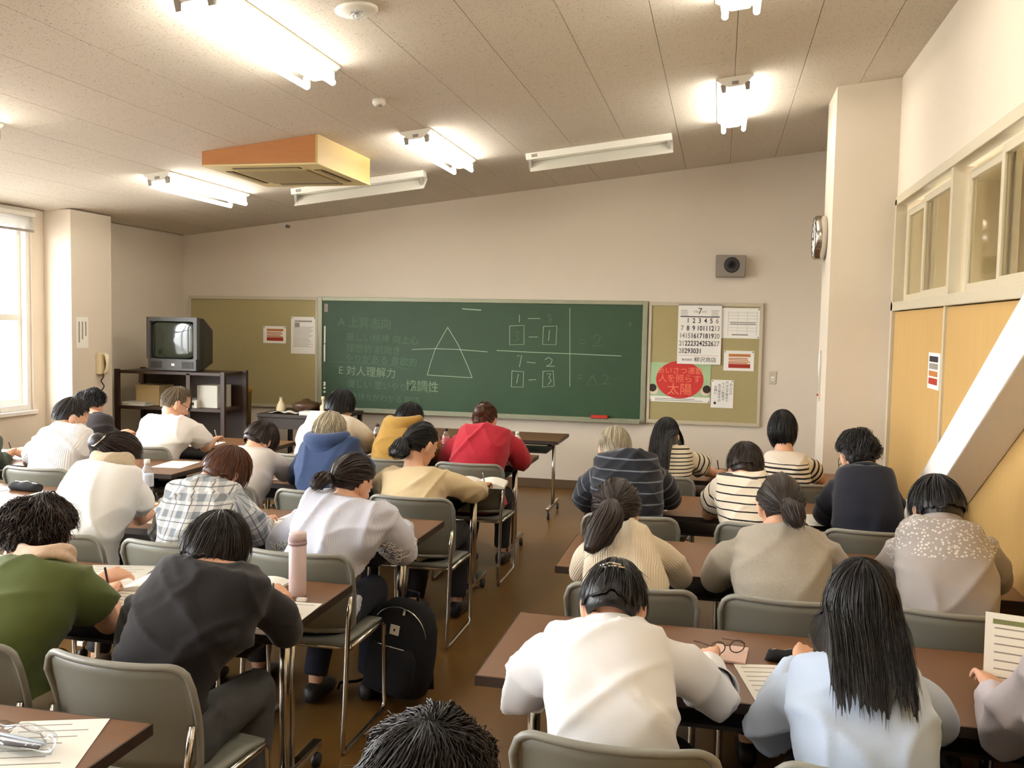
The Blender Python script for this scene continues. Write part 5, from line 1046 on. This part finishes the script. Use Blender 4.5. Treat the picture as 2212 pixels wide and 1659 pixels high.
# ================================================================== THINGS WORN
def worn(key, name, b, mat, smooth_=True): p = PEOPLE[key]; return b.build(name, mat, p['root'], smooth=smooth_, origin=p['origin']) if False else _worn(p, name, b, mat, smooth_)
def _worn(p, name, b, mat, smooth_):
    o = b.build(name, mat, p['root'], smooth=smooth_, origin=p['origin']); o.location = (0, 0, 0); return o
def hl(key, q): p = PEOPLE[key]; return (np.asarray(q) * p['sc']) @ p['Mh'].T + p['H']
def clip(key, pts, r=.003, name='hair_clip', mat='chrome'): b = MB(); b.tube([hl(key, q) for q in pts], r, 6); worn(key, name, b, mat)
clip('woman with knit scarf', [(-.05, -.10, .05), (-.02, -.125, .06), (.0, -.135, .03), (-.01, -.135, -.005), (.03, -.13, .0), (.04, -.12, .05), (.02, -.115, .07)], .004)
clip('woman in white jacket', [(-.035, -.102, .055), (-.01, -.108, .064), (.02, -.108, .058)], .0035); clip('woman in white jacket', [(-.03, -.106, .048), (.0, -.112, .052), (.03, -.108, .05)], .003)
clip('woman in red', [(-.02, -.10, .07), (.0, -.108, .075), (.02, -.10, .07)], .003)
bun = MB(); bun.ball(hl('woman in red', (0, -.118, .015)), (.042, .034, .045), 10); worn('woman in red', 'hair_bun', bun, 'hair_brown')
bun = MB(); bun.ball(hl('woman with knit scarf', (-.01, -.112, .02)), (.05, .036, .05), 10); worn('woman with knit scarf', 'hair_bun', bun, 'hair_darkbrown')
for key in ('woman in green', 'man in dark suit', 'older man in white shirt'):
    b = MB()
    for s in (-1, 1):
        a = np.linspace(0, 2 * np.pi, 17)[:-1]; b.tube([hl(key, (s * .034 + .026 * math.cos(t), .108, .002 + .019 * math.sin(t))) for t in a], .0018, 6, closed=True); b.tube([hl(key, (s * .06, .106, .006)), hl(key, (s * .08, .05, .01)), hl(key, (s * .084, -.005, .012))], .0018, 6)
    b.tube([hl(key, (-.008, .109, .006)), hl(key, (.008, .109, .006))], .0018, 6); worn(key, 'eyeglasses', b, 'dark_metal')
key = 'man in white polo'; b = MB(); R = []
for s, dz in ((0, 0),):
    for y, k_ in ((.118, .55), (.112, .8), (.10, 1.0), (.078, 1.12)): R.append([hl(key, (x * k_, y - abs(x) * .3, -.045 + z * k_)) for x, z in ((-.05, .035), (0, .045), (.05, .035), (.058, 0), (.045, -.05), (0, -.065), (-.045, -.05), (-.058, 0))])
b.rings(R); worn(key, 'face_mask', b, 'mask_white'); 
for s in (-1, 1): b = MB(); b.tube([hl(key, (s * .055, .07, -.03)), hl(key, (s * .08, .03, -.02)), hl(key, (s * .088, -.008, .02)), hl(key, (s * .086, -.02, -.02)), hl(key, (s * .07, .03, -.06)), hl(key, (s * .05, .07, -.075))], .002, 6); worn(key, 'mask_loop', b, 'mask_white')
def hood(key, mat):
    p = PEOPLE[key]; N, sd = p['N'], p['side']; b = MB(); ctr = N + np.array([0, -.062, .03]); R = []
    for t, rr, dz in ((0, .062, -.0), (.5, .085, -.01), (1, .055, -.035)):
        R.append([ctr + sd * (.115 - .03 * t) * math.sin(a) * 1.0 + np.array([0, -.06 * math.cos(a * .8) * (1 if abs(a) < 2 else .3) - .0 * t, .03 - t * .06 - .04 * math.cos(a)]) + unit(np.array([0, -1, .2])) * rr * (t - .2) * .6 for a in np.linspace(-2.2, 2.2, 15)])
    pts = [ctr + sd * .105 * math.sin(a) + np.array([0, .03 - .075 * math.cos(a), -.02 * math.cos(a) + .01]) for a in np.linspace(-2.0, 2.0, 17)]; r = [.022 + .026 * math.cos(a * .7) for a in np.linspace(-2.0, 2.0, 17)]
    b = MB(); b.tube(pts, r, 12); b.ball(ctr + np.array([0, -.055, -.07]), (.085, .035, .06), 10); V, Q, T_ = remesh(*b.arrays(), .009, 4); o = obj_np('hood', V, Q, T_, [mat], p['root'], p['origin'])
hood('person in blue hoodie', 'hod_blue'); hood('person in mustard', 'hod_mustard')
def scarf(key, mat, name, r=.078, t=.024, turns=2):
    p = PEOPLE[key]; N, sd, ax = p['N'], p['side'], unit(p['N'] - p['mid'] + np.array([0, 0, .15])); fw = unit(np.cross(ax, sd)) * -1; b = MB(); rg = np.random.default_rng(3)
    for q in range(turns):
        c0 = N + ax * (.012 + .026 * q) + np.array([0, .015, 0]); rr = r - .008 * q
        b.tube([c0 + (sd * math.cos(a) * 1.05 + fw * math.sin(a) * .98) * rr + ax * .008 * math.sin(3 * a + q) for a in np.linspace(0, 2 * np.pi, 37)[:-1]], [t * (1 + .14 * math.sin(5 * a + q * 2)) for a in np.linspace(0, 2 * np.pi, 37)[:-1]], 12, closed=True)
    V, Q, T_ = remesh(*b.arrays(), .007, 2); V = folds(V, vnormals(V, Q, T_), .005, 9); obj_np(name, V, Q, T_, [mat], p['root'], p['origin'])
scarf('woman with knit scarf', 'scarf_knit', 'scarf'); scarf('woman in green', 'floral_cotton', 'collar', .084, .014, 2)
# lace bands on the pinstripe blouse sleeves
p = PEOPLE['woman in pinstripe blouse']
for s, (s0, E, Wp) in zip((-1, 1), p['arms']):
    b = MB(); d_ = unit(E - s0); c0 = s0 + (E - s0) * .62; u = unit(np.cross(d_, (0, 1, 0))); v = np.cross(d_, u); rg = np.random.default_rng(5)
    for k_ in range(64):
        a0 = rg.random() * 6.28; h = (rg.random() - .5) * .13; c_ = c0 + d_ * h + (u * math.cos(a0) + v * math.sin(a0)) * (.080 - .08 * abs(h)); rad = unit(c_ - (c0 + d_ * h)); e1 = unit(np.cross(rad, d_)); rr = .011 + .006 * rg.random()
        b.tube([c_ + e1 * rr * (1 + .35 * math.cos(5 * t)) * math.cos(t) + d_ * rr * (1 + .35 * math.cos(5 * t)) * math.sin(t) for t in np.linspace(0, 2 * np.pi, 21)[:-1]], .0022, 4, closed=True)
    for h, amp in ((-.055, .006), (.055, .008)):
        b.tube([c0 + d_ * (h + amp * math.sin(8 * t)) + (u * math.cos(t) + v * math.sin(t)) * (.080 - .06 * abs(h)) for t in np.linspace(0, 2 * np.pi, 41)[:-1]], .0028, 4, closed=True)
    o = _worn(p, 'lace_band', b, 'lace', True); o['kind'] = 'stuff'
b = MB(); N = p['N']; sd = p['side']; ax = unit(N - p['mid']); b.tube([N - ax * .012 + sd * x - ax * (.055 * (1 - abs(x) / .08)) + np.array([0, -.078 + .35 * abs(x), .035]) for x in np.linspace(-.08, .08, 11)], .003, 6); _worn(p, 'neck_piping', b, 'lace', True)
# white jacket: turned back cuffs
p = PEOPLE['woman in white jacket']
for (s0, E, Wp) in p['arms']:
    d_ = unit(Wp - E); b = MB(); c0 = E + d_ * .045; u = unit(np.cross(d_, (0, 0, 1))); v = np.cross(d_, u)
    for r0, r1, h in ((.072, .088, .0),):
        R = [[c0 + d_ * hh + (u * math.cos(t) + v * math.sin(t)) * rr for t in np.linspace(0, 2 * np.pi, 21)[:-1]] for hh, rr in ((.045, .052), (-.02, .072), (-.022, .069), (.045, .049))]
        b.rings(R, closed=True)
    _worn(p, 'cuff', b, 'jkt_white', True)
# ================================================================== THINGS ON THE DESKS
def paper(x, y, rz, label, w=.21, d=.297, mat='paper', z=TH, nm='answer_sheet', n=7, marks=True):
    o = tag(empty(nm, (x, y, z + .0008), rz), label, 'paper'); MB().box(-w / 2, w / 2, -d / 2, d / 2, 0, .0012).build('sheet', mat, o)
    if marks:
        b = MB(); rg = np.random.default_rng(int(abs(x * 977 + y * 131)))
        for i in range(n): yy = d * (.4 - .8 * i / n); b.box(-w * .42, -w * .42 + w * .84 * (.5 + .5 * rg.random()), yy, yy + .004, .0012, .0016)
        b.build('print_lines', 'ink_faint', o)
    return o
def book(x, y, rz, label, w=.3, d=.21, h=.012, cover='paper_grey', z=TH):
    o = tag(empty('open_book', (x, y, z + .0008), rz), label, 'book'); MB().box(-w / 2 - .004, w / 2 + .004, -d / 2 - .003, d / 2 + .003, 0, .002).build('cover', cover, o)
    for s in (-1, 1):
        R = []
        for t in np.linspace(0, 1, 9): zz = h * (math.sin(t * math.pi * .9 + .25) ** .7 if t < .98 else .3); R.append([(s * w / 2 * t, -d / 2, .002), (s * w / 2 * t, d / 2, .002), (s * w / 2 * t, d / 2, .003 + zz), (s * w / 2 * t, -d / 2, .003 + zz)])
        MB().rings(R).build('page_block', 'paper', o)
    return o
def pen_in_hand(key, col, label, which=1, L=.14):
    p = PEOPLE[key]; W_ = p['W'][which]; E = p['E'][which]; f_ = unit((W_ - E) * np.array([1, 1, .2])); tip = W_ + f_ * .115 + np.array([0, 0, -.03]); tip[2] = max(TH + .004, tip[2] - .02) if W_[2] < .85 else tip[2]; top_ = W_ + f_ * .055 + np.array([0, -.02, .07]); d_ = unit(top_ - tip); o = tag(empty('pen', tip), label, 'pen', 'pens in writing hands')
    b = MB(); b.tube([d_ * .014, d_ * L], .0042, 8); b.build('barrel', col, o, smooth=True); b = MB(); b.tube([d_ * .0, d_ * .014], [.0008, .0042], 8); b.build('tip', 'chrome', o, smooth=True); return o
plain('pen_dark', (40, 34, 40), .4); plain('pen_silver', (170, 168, 166), .3, .6)
for key, col, wh in (('woman in green', 'pen_dark', 1), ('woman in black cardigan', 'pen_silver', 1), ('woman with knit scarf', 'pen_dark', 1), ('person in plaid shirt', 'pen_silver', 1), ('older man in white shirt', 'pen_silver', 1), ('person at left edge', 'pen_dark', 1), ('woman in cream blouse', 'pen_silver', 1), ('woman in narrow stripes', 'pen_dark', 1)):
    pen_in_hand(key, col, 'pen held by the %s' % key, wh)
# answer sheets before each writer (x along their table)
for x, y, rz, lab in ((-1.44, 2.84, .05, 'answer sheet under the hand of the woman in black cardigan'), (-2.02, 2.82, .0, 'answer sheet before the woman in green'),
    (-1.62, 4.06, .0, 'answer sheet before the woman in pinstripe blouse'), (-2.05, 4.1, .1, 'answer sheet before the person in plaid shirt'), (-2.66, 4.1, .1, 'answer sheet before the woman with knit scarf'),
    (-1.86, 5.36, .0, 'loose sheet between the cream blouse and the blue hoodie'), (-2.16, 5.40, 0, 'answer sheet before the person in blue hoodie'), (-2.62, 5.42, .1, 'answer sheet before the person in white cardigan'),
    (-1.62, 6.62, 0, 'answer sheet before the woman in red'), (-2.2, 6.62, 0, 'answer sheet before the person in mustard'), (-2.62, 6.62, .15, 'answer sheet before the person in ivory shirt'),
    (-3.60, 5.62, .1, 'wide answer sheet reaching past the man in white polo'), (-4.32, 5.5, -.1, 'sheet beside the writer at the left edge'), (-3.98, 6.62, .1, 'answer sheet before the older man in white shirt'),
    (-3.62, 4.36, .1, 'white sheet beside the black pencil case'), (-4.06, 4.42, -.15, 'white sheet behind the black pencil case'),
    (-.36, 6.4, 0, 'answer sheet before the woman in narrow stripes'), (.42, 6.38, 0, 'answer sheet before the woman with white yoke'), (-.36, 5.2, 0, 'answer sheet before the man in navy stripes'), (.24, 5.2, 0, 'answer sheet before the woman in thin stripes'), (.56, 5.06, .1, 'sheet showing left of the dark suit'),
    (-.26, 4.0, 0, 'answer sheet before the woman in cream knit'), (.26, 4.02, 0, 'answer sheet before the woman in heather sweater'), (.60, 3.92, 0, 'sheet between the heather sweater and the spotted yoke'), (-.2, 2.76, 0, 'answer sheet before the woman in white jacket'), (.20, 2.66, .2, 'sheet showing left of the woman in pale blue'), (-1.50, 1.80, .35, 'white sheet under the clear pencil case')): paper(x, y, rz, lab)
book(-1.70, 3.12, -.04, 'closed white booklet with printed cover beside the pink tumbler', .26, .19, .016); book(-1.95, 3.06, .1, 'open book with curling white pages before the woman in green', .34, .22, .02)
paper(-2.27, 3.10, .25, 'grey exercise sheet beyond the open book of the woman in green', .26, .3, 'paper_grey'); paper(-2.52, 3.0, .2, 'pale sheet at the far end of the table of the woman in green', .24, .3, 'paper')
book(-1.44, 5.52, .12, 'open book with raised white page before the woman in cream blouse', .34, .24, .03)
book(-1.98, 4.32, .0, 'open notebook with clutter beside the plaid shirt', .3, .2, .014)
# tumbler
def lathe_thing(name, loc, label, cat, parts, group=None):
    o = tag(empty(name, loc), label, cat, group)
    for nm, prof, mat in parts: MB().lathe(prof, n=22).build(nm, mat, o, smooth=True)
    return o
plain('tumbler_pink', (222, 200, 200), .4, vary=.03); plain('tumbler_ring', (176, 150, 158), .35); plain('tea', (104, 62, 26), .25); plain('cap_white', (236, 232, 224), .4); plain('green_label', (34, 96, 84), .5); plain('pink_label', (214, 120, 130), .5); plain('cap_dark', (70, 44, 44), .5); plain('bottle_label', (198, 208, 226), .5, vary=.15, scale=60); plain('table_water', (200, 210, 220), .2)
lathe_thing('drink_tumbler', (-1.475, 3.07, TH), 'tall pale pink tumbler standing on the table corner', 'tumbler', (('body', [(0, 0), (.030, 0), (.032, .004), (.032, .19), (.03, .192), (0, .192)], 'tumbler_pink'), ('ring', [(.0, .188), (.0335, .188), (.0335, .2), (0, .2)], 'tumbler_ring'), ('cap', [(0, .2), (.0315, .2), (.0315, .228), (.028, .233), (0, .233)], 'tumbler_pink')))
def bottle(loc, label, body, cap, lab=None, h=.2, r=.031, liquid=None):
    o = tag(empty('drink_bottle', loc), label, 'bottle', 'drink bottles on the tables')
    MB().lathe([(0, 0), (r * .9, 0), (r, .008), (r, h * .34), (r * .93, h * .37), (r, h * .4), (r, h * .68), (r * .8, h * .78), (r * .42, h * .87), (r * .40, h * .92), (0, h * .92)], n=22).build('body', body, o, smooth=True)
    MB().lathe([(0, h * .90), (r * .48, h * .90), (r * .48, h), (0, h)], n=16).build('cap', cap, o, smooth=True)
    if lab: MB().lathe([(r * 1.01, h * .40), (r * 1.02, h * .41), (r * 1.02, h * .66), (r * 1.01, h * .67)], n=22).build('wrapper', lab, o, smooth=True)
    if liquid: MB().lathe([(0, .004), (r * .92, .004), (r * .92, h * .36), (r * .92, h * .6), (0, h * .6)], n=18).build('drink', liquid, o, smooth=True)
    return o
bottle((-2.98, 4.38, TH), 'clear water bottle with pale label beside the woman with knit scarf', 'clear_plastic', 'cap_white', 'bottle_label', .24, .033)
bottle((-2.58, 6.75, TH), 'brown tea bottle between the ivory shirt and the mustard jacket', 'clear_plastic', 'cap_dark', None, .21, .033, 'tea')
bottle((-2.02, 6.74, TH), 'pink drink bottle beside the woman in red', 'clear_plastic', 'cap_dark', 'pink_label', .2, .03)
bottle((-1.46, 6.72, TH), 'white bottle with green band at the corner of the front table', 'cap_white', 'cap_white', 'green_label', .2, .031)
def pouch(loc, rz, label, mat, w=.2, d=.075, h=.055, zipm='dark_metal'):
    o = tag(empty('pencil_case', loc, rz), label, 'pencil case'); R = []
    for t in np.linspace(-1, 1, 13): k_ = (1 - abs(t) ** 6) ** .5 * .98 + .02; R.append([(t * w / 2, d / 2 * k_ * math.cos(a) * (1 + .05 * math.sin(5 * t)), max(0, h / 2 * k_ * math.sin(a) + h / 2 * k_) * (1 + .08 * math.sin(7 * t + 1))) for a in np.linspace(0, 2 * np.pi, 17)[:-1]])
    MB().rings(R).build('pouch', mat, o, smooth=True); MB().tube([(t * w * .45, 0, h * 1.0 * ((1 - abs(t) ** 6) ** .5) * (1 + .08 * math.sin(7 * t + 1)) + .001) for t in np.linspace(-.95, .95, 13)], .0022, 6).build('zip', zipm, o); return o
pouch((-3.84, 4.50, TH), -.12, 'soft black pencil case on the window side table', 'black_fabric', .22, .09, .05, 'chrome')
pc = pouch((-1.555, 1.78, TH + .0025), -.1, 'clear pencil case on the empty foreground table', 'clear_plastic', .2, .1, .05, 'pen_silver')
for i, (y, m) in enumerate(((-.02, 'pen_dark'), (.0, 'pen_silver'), (.02, 'table_water'))): MB().tube([(-.07, y, .014), (.075, y * .5, .018)], .0045, 6).build('pen_inside', m, pc)
paper(-1.62, 1.56, .12, 'white sheet at the near edge of the foreground table', .21, .2)
o = MB().box(-.018, .018, -.009, .009, 0, .012).build('rubber_eraser', 'white_paint', bevel=.002); o.location = (-1.425, 3.0, TH + .002); tag(o, 'small white eraser beside the pink tumbler', 'eraser')
pouch((-1.80, 4.34, TH + .0), .2, 'beige tangled pencil pouch beside the plaid sleeve', 'scarf_knit', .14, .07, .03)
# glasses and notebooks beside the white jacket
o = tag(empty('notebook', (.06, 2.86, TH + .001), -.1), 'pale pink notebook under the folded eyeglasses', 'notebook'); plain('notebook_pink', (222, 190, 176), .7); MB().box(-.05, .05, -.07, .07, 0, .008).build('cover', 'notebook_pink', o, bevel=.002); MB().box(-.048, .049, -.068, .068, .001, .007).build('pages', 'paper', o)
o = tag(empty('folded_eyeglasses', (.05, 2.84, TH + .012), .5), 'brown eyeglasses lying on the pink notebook', 'eyeglasses')
for s in (-1, 1):
    b = MB(); b.tube([(s * .033 + .025 * math.cos(t), 0, .02 + .019 * math.sin(t)) for t in np.linspace(0, 2 * np.pi, 17)[:-1]], .002, 6, closed=True); b.build('rim', 'bowl_brown', o, smooth=True)
    b = MB(); b.tube([(s * .058, 0, .028), (s * .056, .05, .02), (s * .05, .12, .003)], .002, 6); b.build('temple', 'bowl_brown', o, smooth=True)
MB().tube([(-.009, 0, .026), (.009, 0, .026)], .002, 6).build('bridge', 'bowl_brown', o)
pouch((.24, 2.86, TH), .1, 'black pencil case left of the woman in pale blue', 'black_fabric', .16, .06, .035, 'chrome')
# sheet held up at the right edge
p = PEOPLE['person with held paper']; Wp = p['W'][0]
o = tag(empty('held_paper', Wp + np.array([.02, .10, .0])), 'paper held up by the person at the right edge', 'paper'); o.rotation_euler = (-.75, 0, -.25)
MB().box(-.02, .20, -.001, .0, -.06, .20).build('sheet', 'paper', o)
b = MB()
for i in range(7): b.box(.005, .18, -.0016, -.0008, .15 - .025 * i, .154 - .025 * i)
b.build('print_lines', 'ink_faint', o); MB().box(.0, .19, -.0017, -.0008, .165, .18).build('print_heading', 'green_bag', o)
# ================================================================== BACKPACK
bp0 = atz(868, 1515, .0); o = tag(empty('backpack', (-1.385, 3.86, .012), -.35), 'black backpack with white tag standing in the aisle', 'backpack'); o.rotation_euler = (-.10, .12, -.18)
R = []
for z, w_, d_ in ((.0, .10, .07), (.015, .14, .095), (.08, .155, .105), (.2, .155, .10), (.3, .145, .09), (.37, .12, .075), (.41, .08, .05), (.42, .03, .02)): R.append(ering(np.array([0, 0, z + .03]), (0, 0, 1), (1, 0, 0), w_, d_, 28, 3.2))
body = MB(); body.rings(R); body.build('main_bag', 'black_fabric', o, smooth=True)
R = []
for z, w_, d_ in ((.03, .08, .02), (.045, .115, .04), (.12, .125, .05), (.2, .12, .045), (.235, .10, .03), (.245, .05, .01)): R.append(ering(np.array([0, -.085, z + .02]), (0, 0, 1), (1, 0, 0), w_, d_, 22, 3.2))
pk = MB(); pk.rings(R); po = pk.build('front_pocket', 'black_fabric', o, smooth=True)
MB().tube([(x, -.128 + abs(x) * .12, .262) for x in np.linspace(-.07, .07, 9)], .0028, 6).build('zip', 'chrome', po, smooth=True)
MB().tube([(.135 * math.cos(a), -.052 - .02 * math.sin(a), .30 + .125 * math.sin(a)) for a in np.linspace(-.1, math.pi + .1, 25)], .003, 6).build('zip', 'chrome', o, smooth=True)
MB().box(-.022, .022, -.1035, -.0985, .31, .352).build('tag_patch', 'paper', o); MB().box(-.004, .004, -.1045, -.103, .326, .337).build('tag_print', 'ink', o)
MB().box(.02, .032, -.088, -.072, .40, .43).build('zip_pull', 'chrome', o)
MB().tube([(-.03, .02, .44), (-.025, .025, .48), (.025, .025, .48), (.03, .02, .44)], .008, 8).build('grab_handle', 'black_fabric', o, smooth=True)
for s in (-1, 1): MB().tube([(s * .06, .085, .4), (s * .075, .14, .3), (s * .09, .13, .16), (s * .13, .10, .05)], .014, 8).build('shoulder_strap', 'black_fabric', o, smooth=True)
MB().tube([(-.14, .03, .05), (-.2, .0, .018), (-.25, -.06, .012), (-.22, -.12, .01)], .007, 6).build('loose_strap', 'black_fabric', o, smooth=True)
# ================================================================== check-free end
bpy.context.view_layer.update()
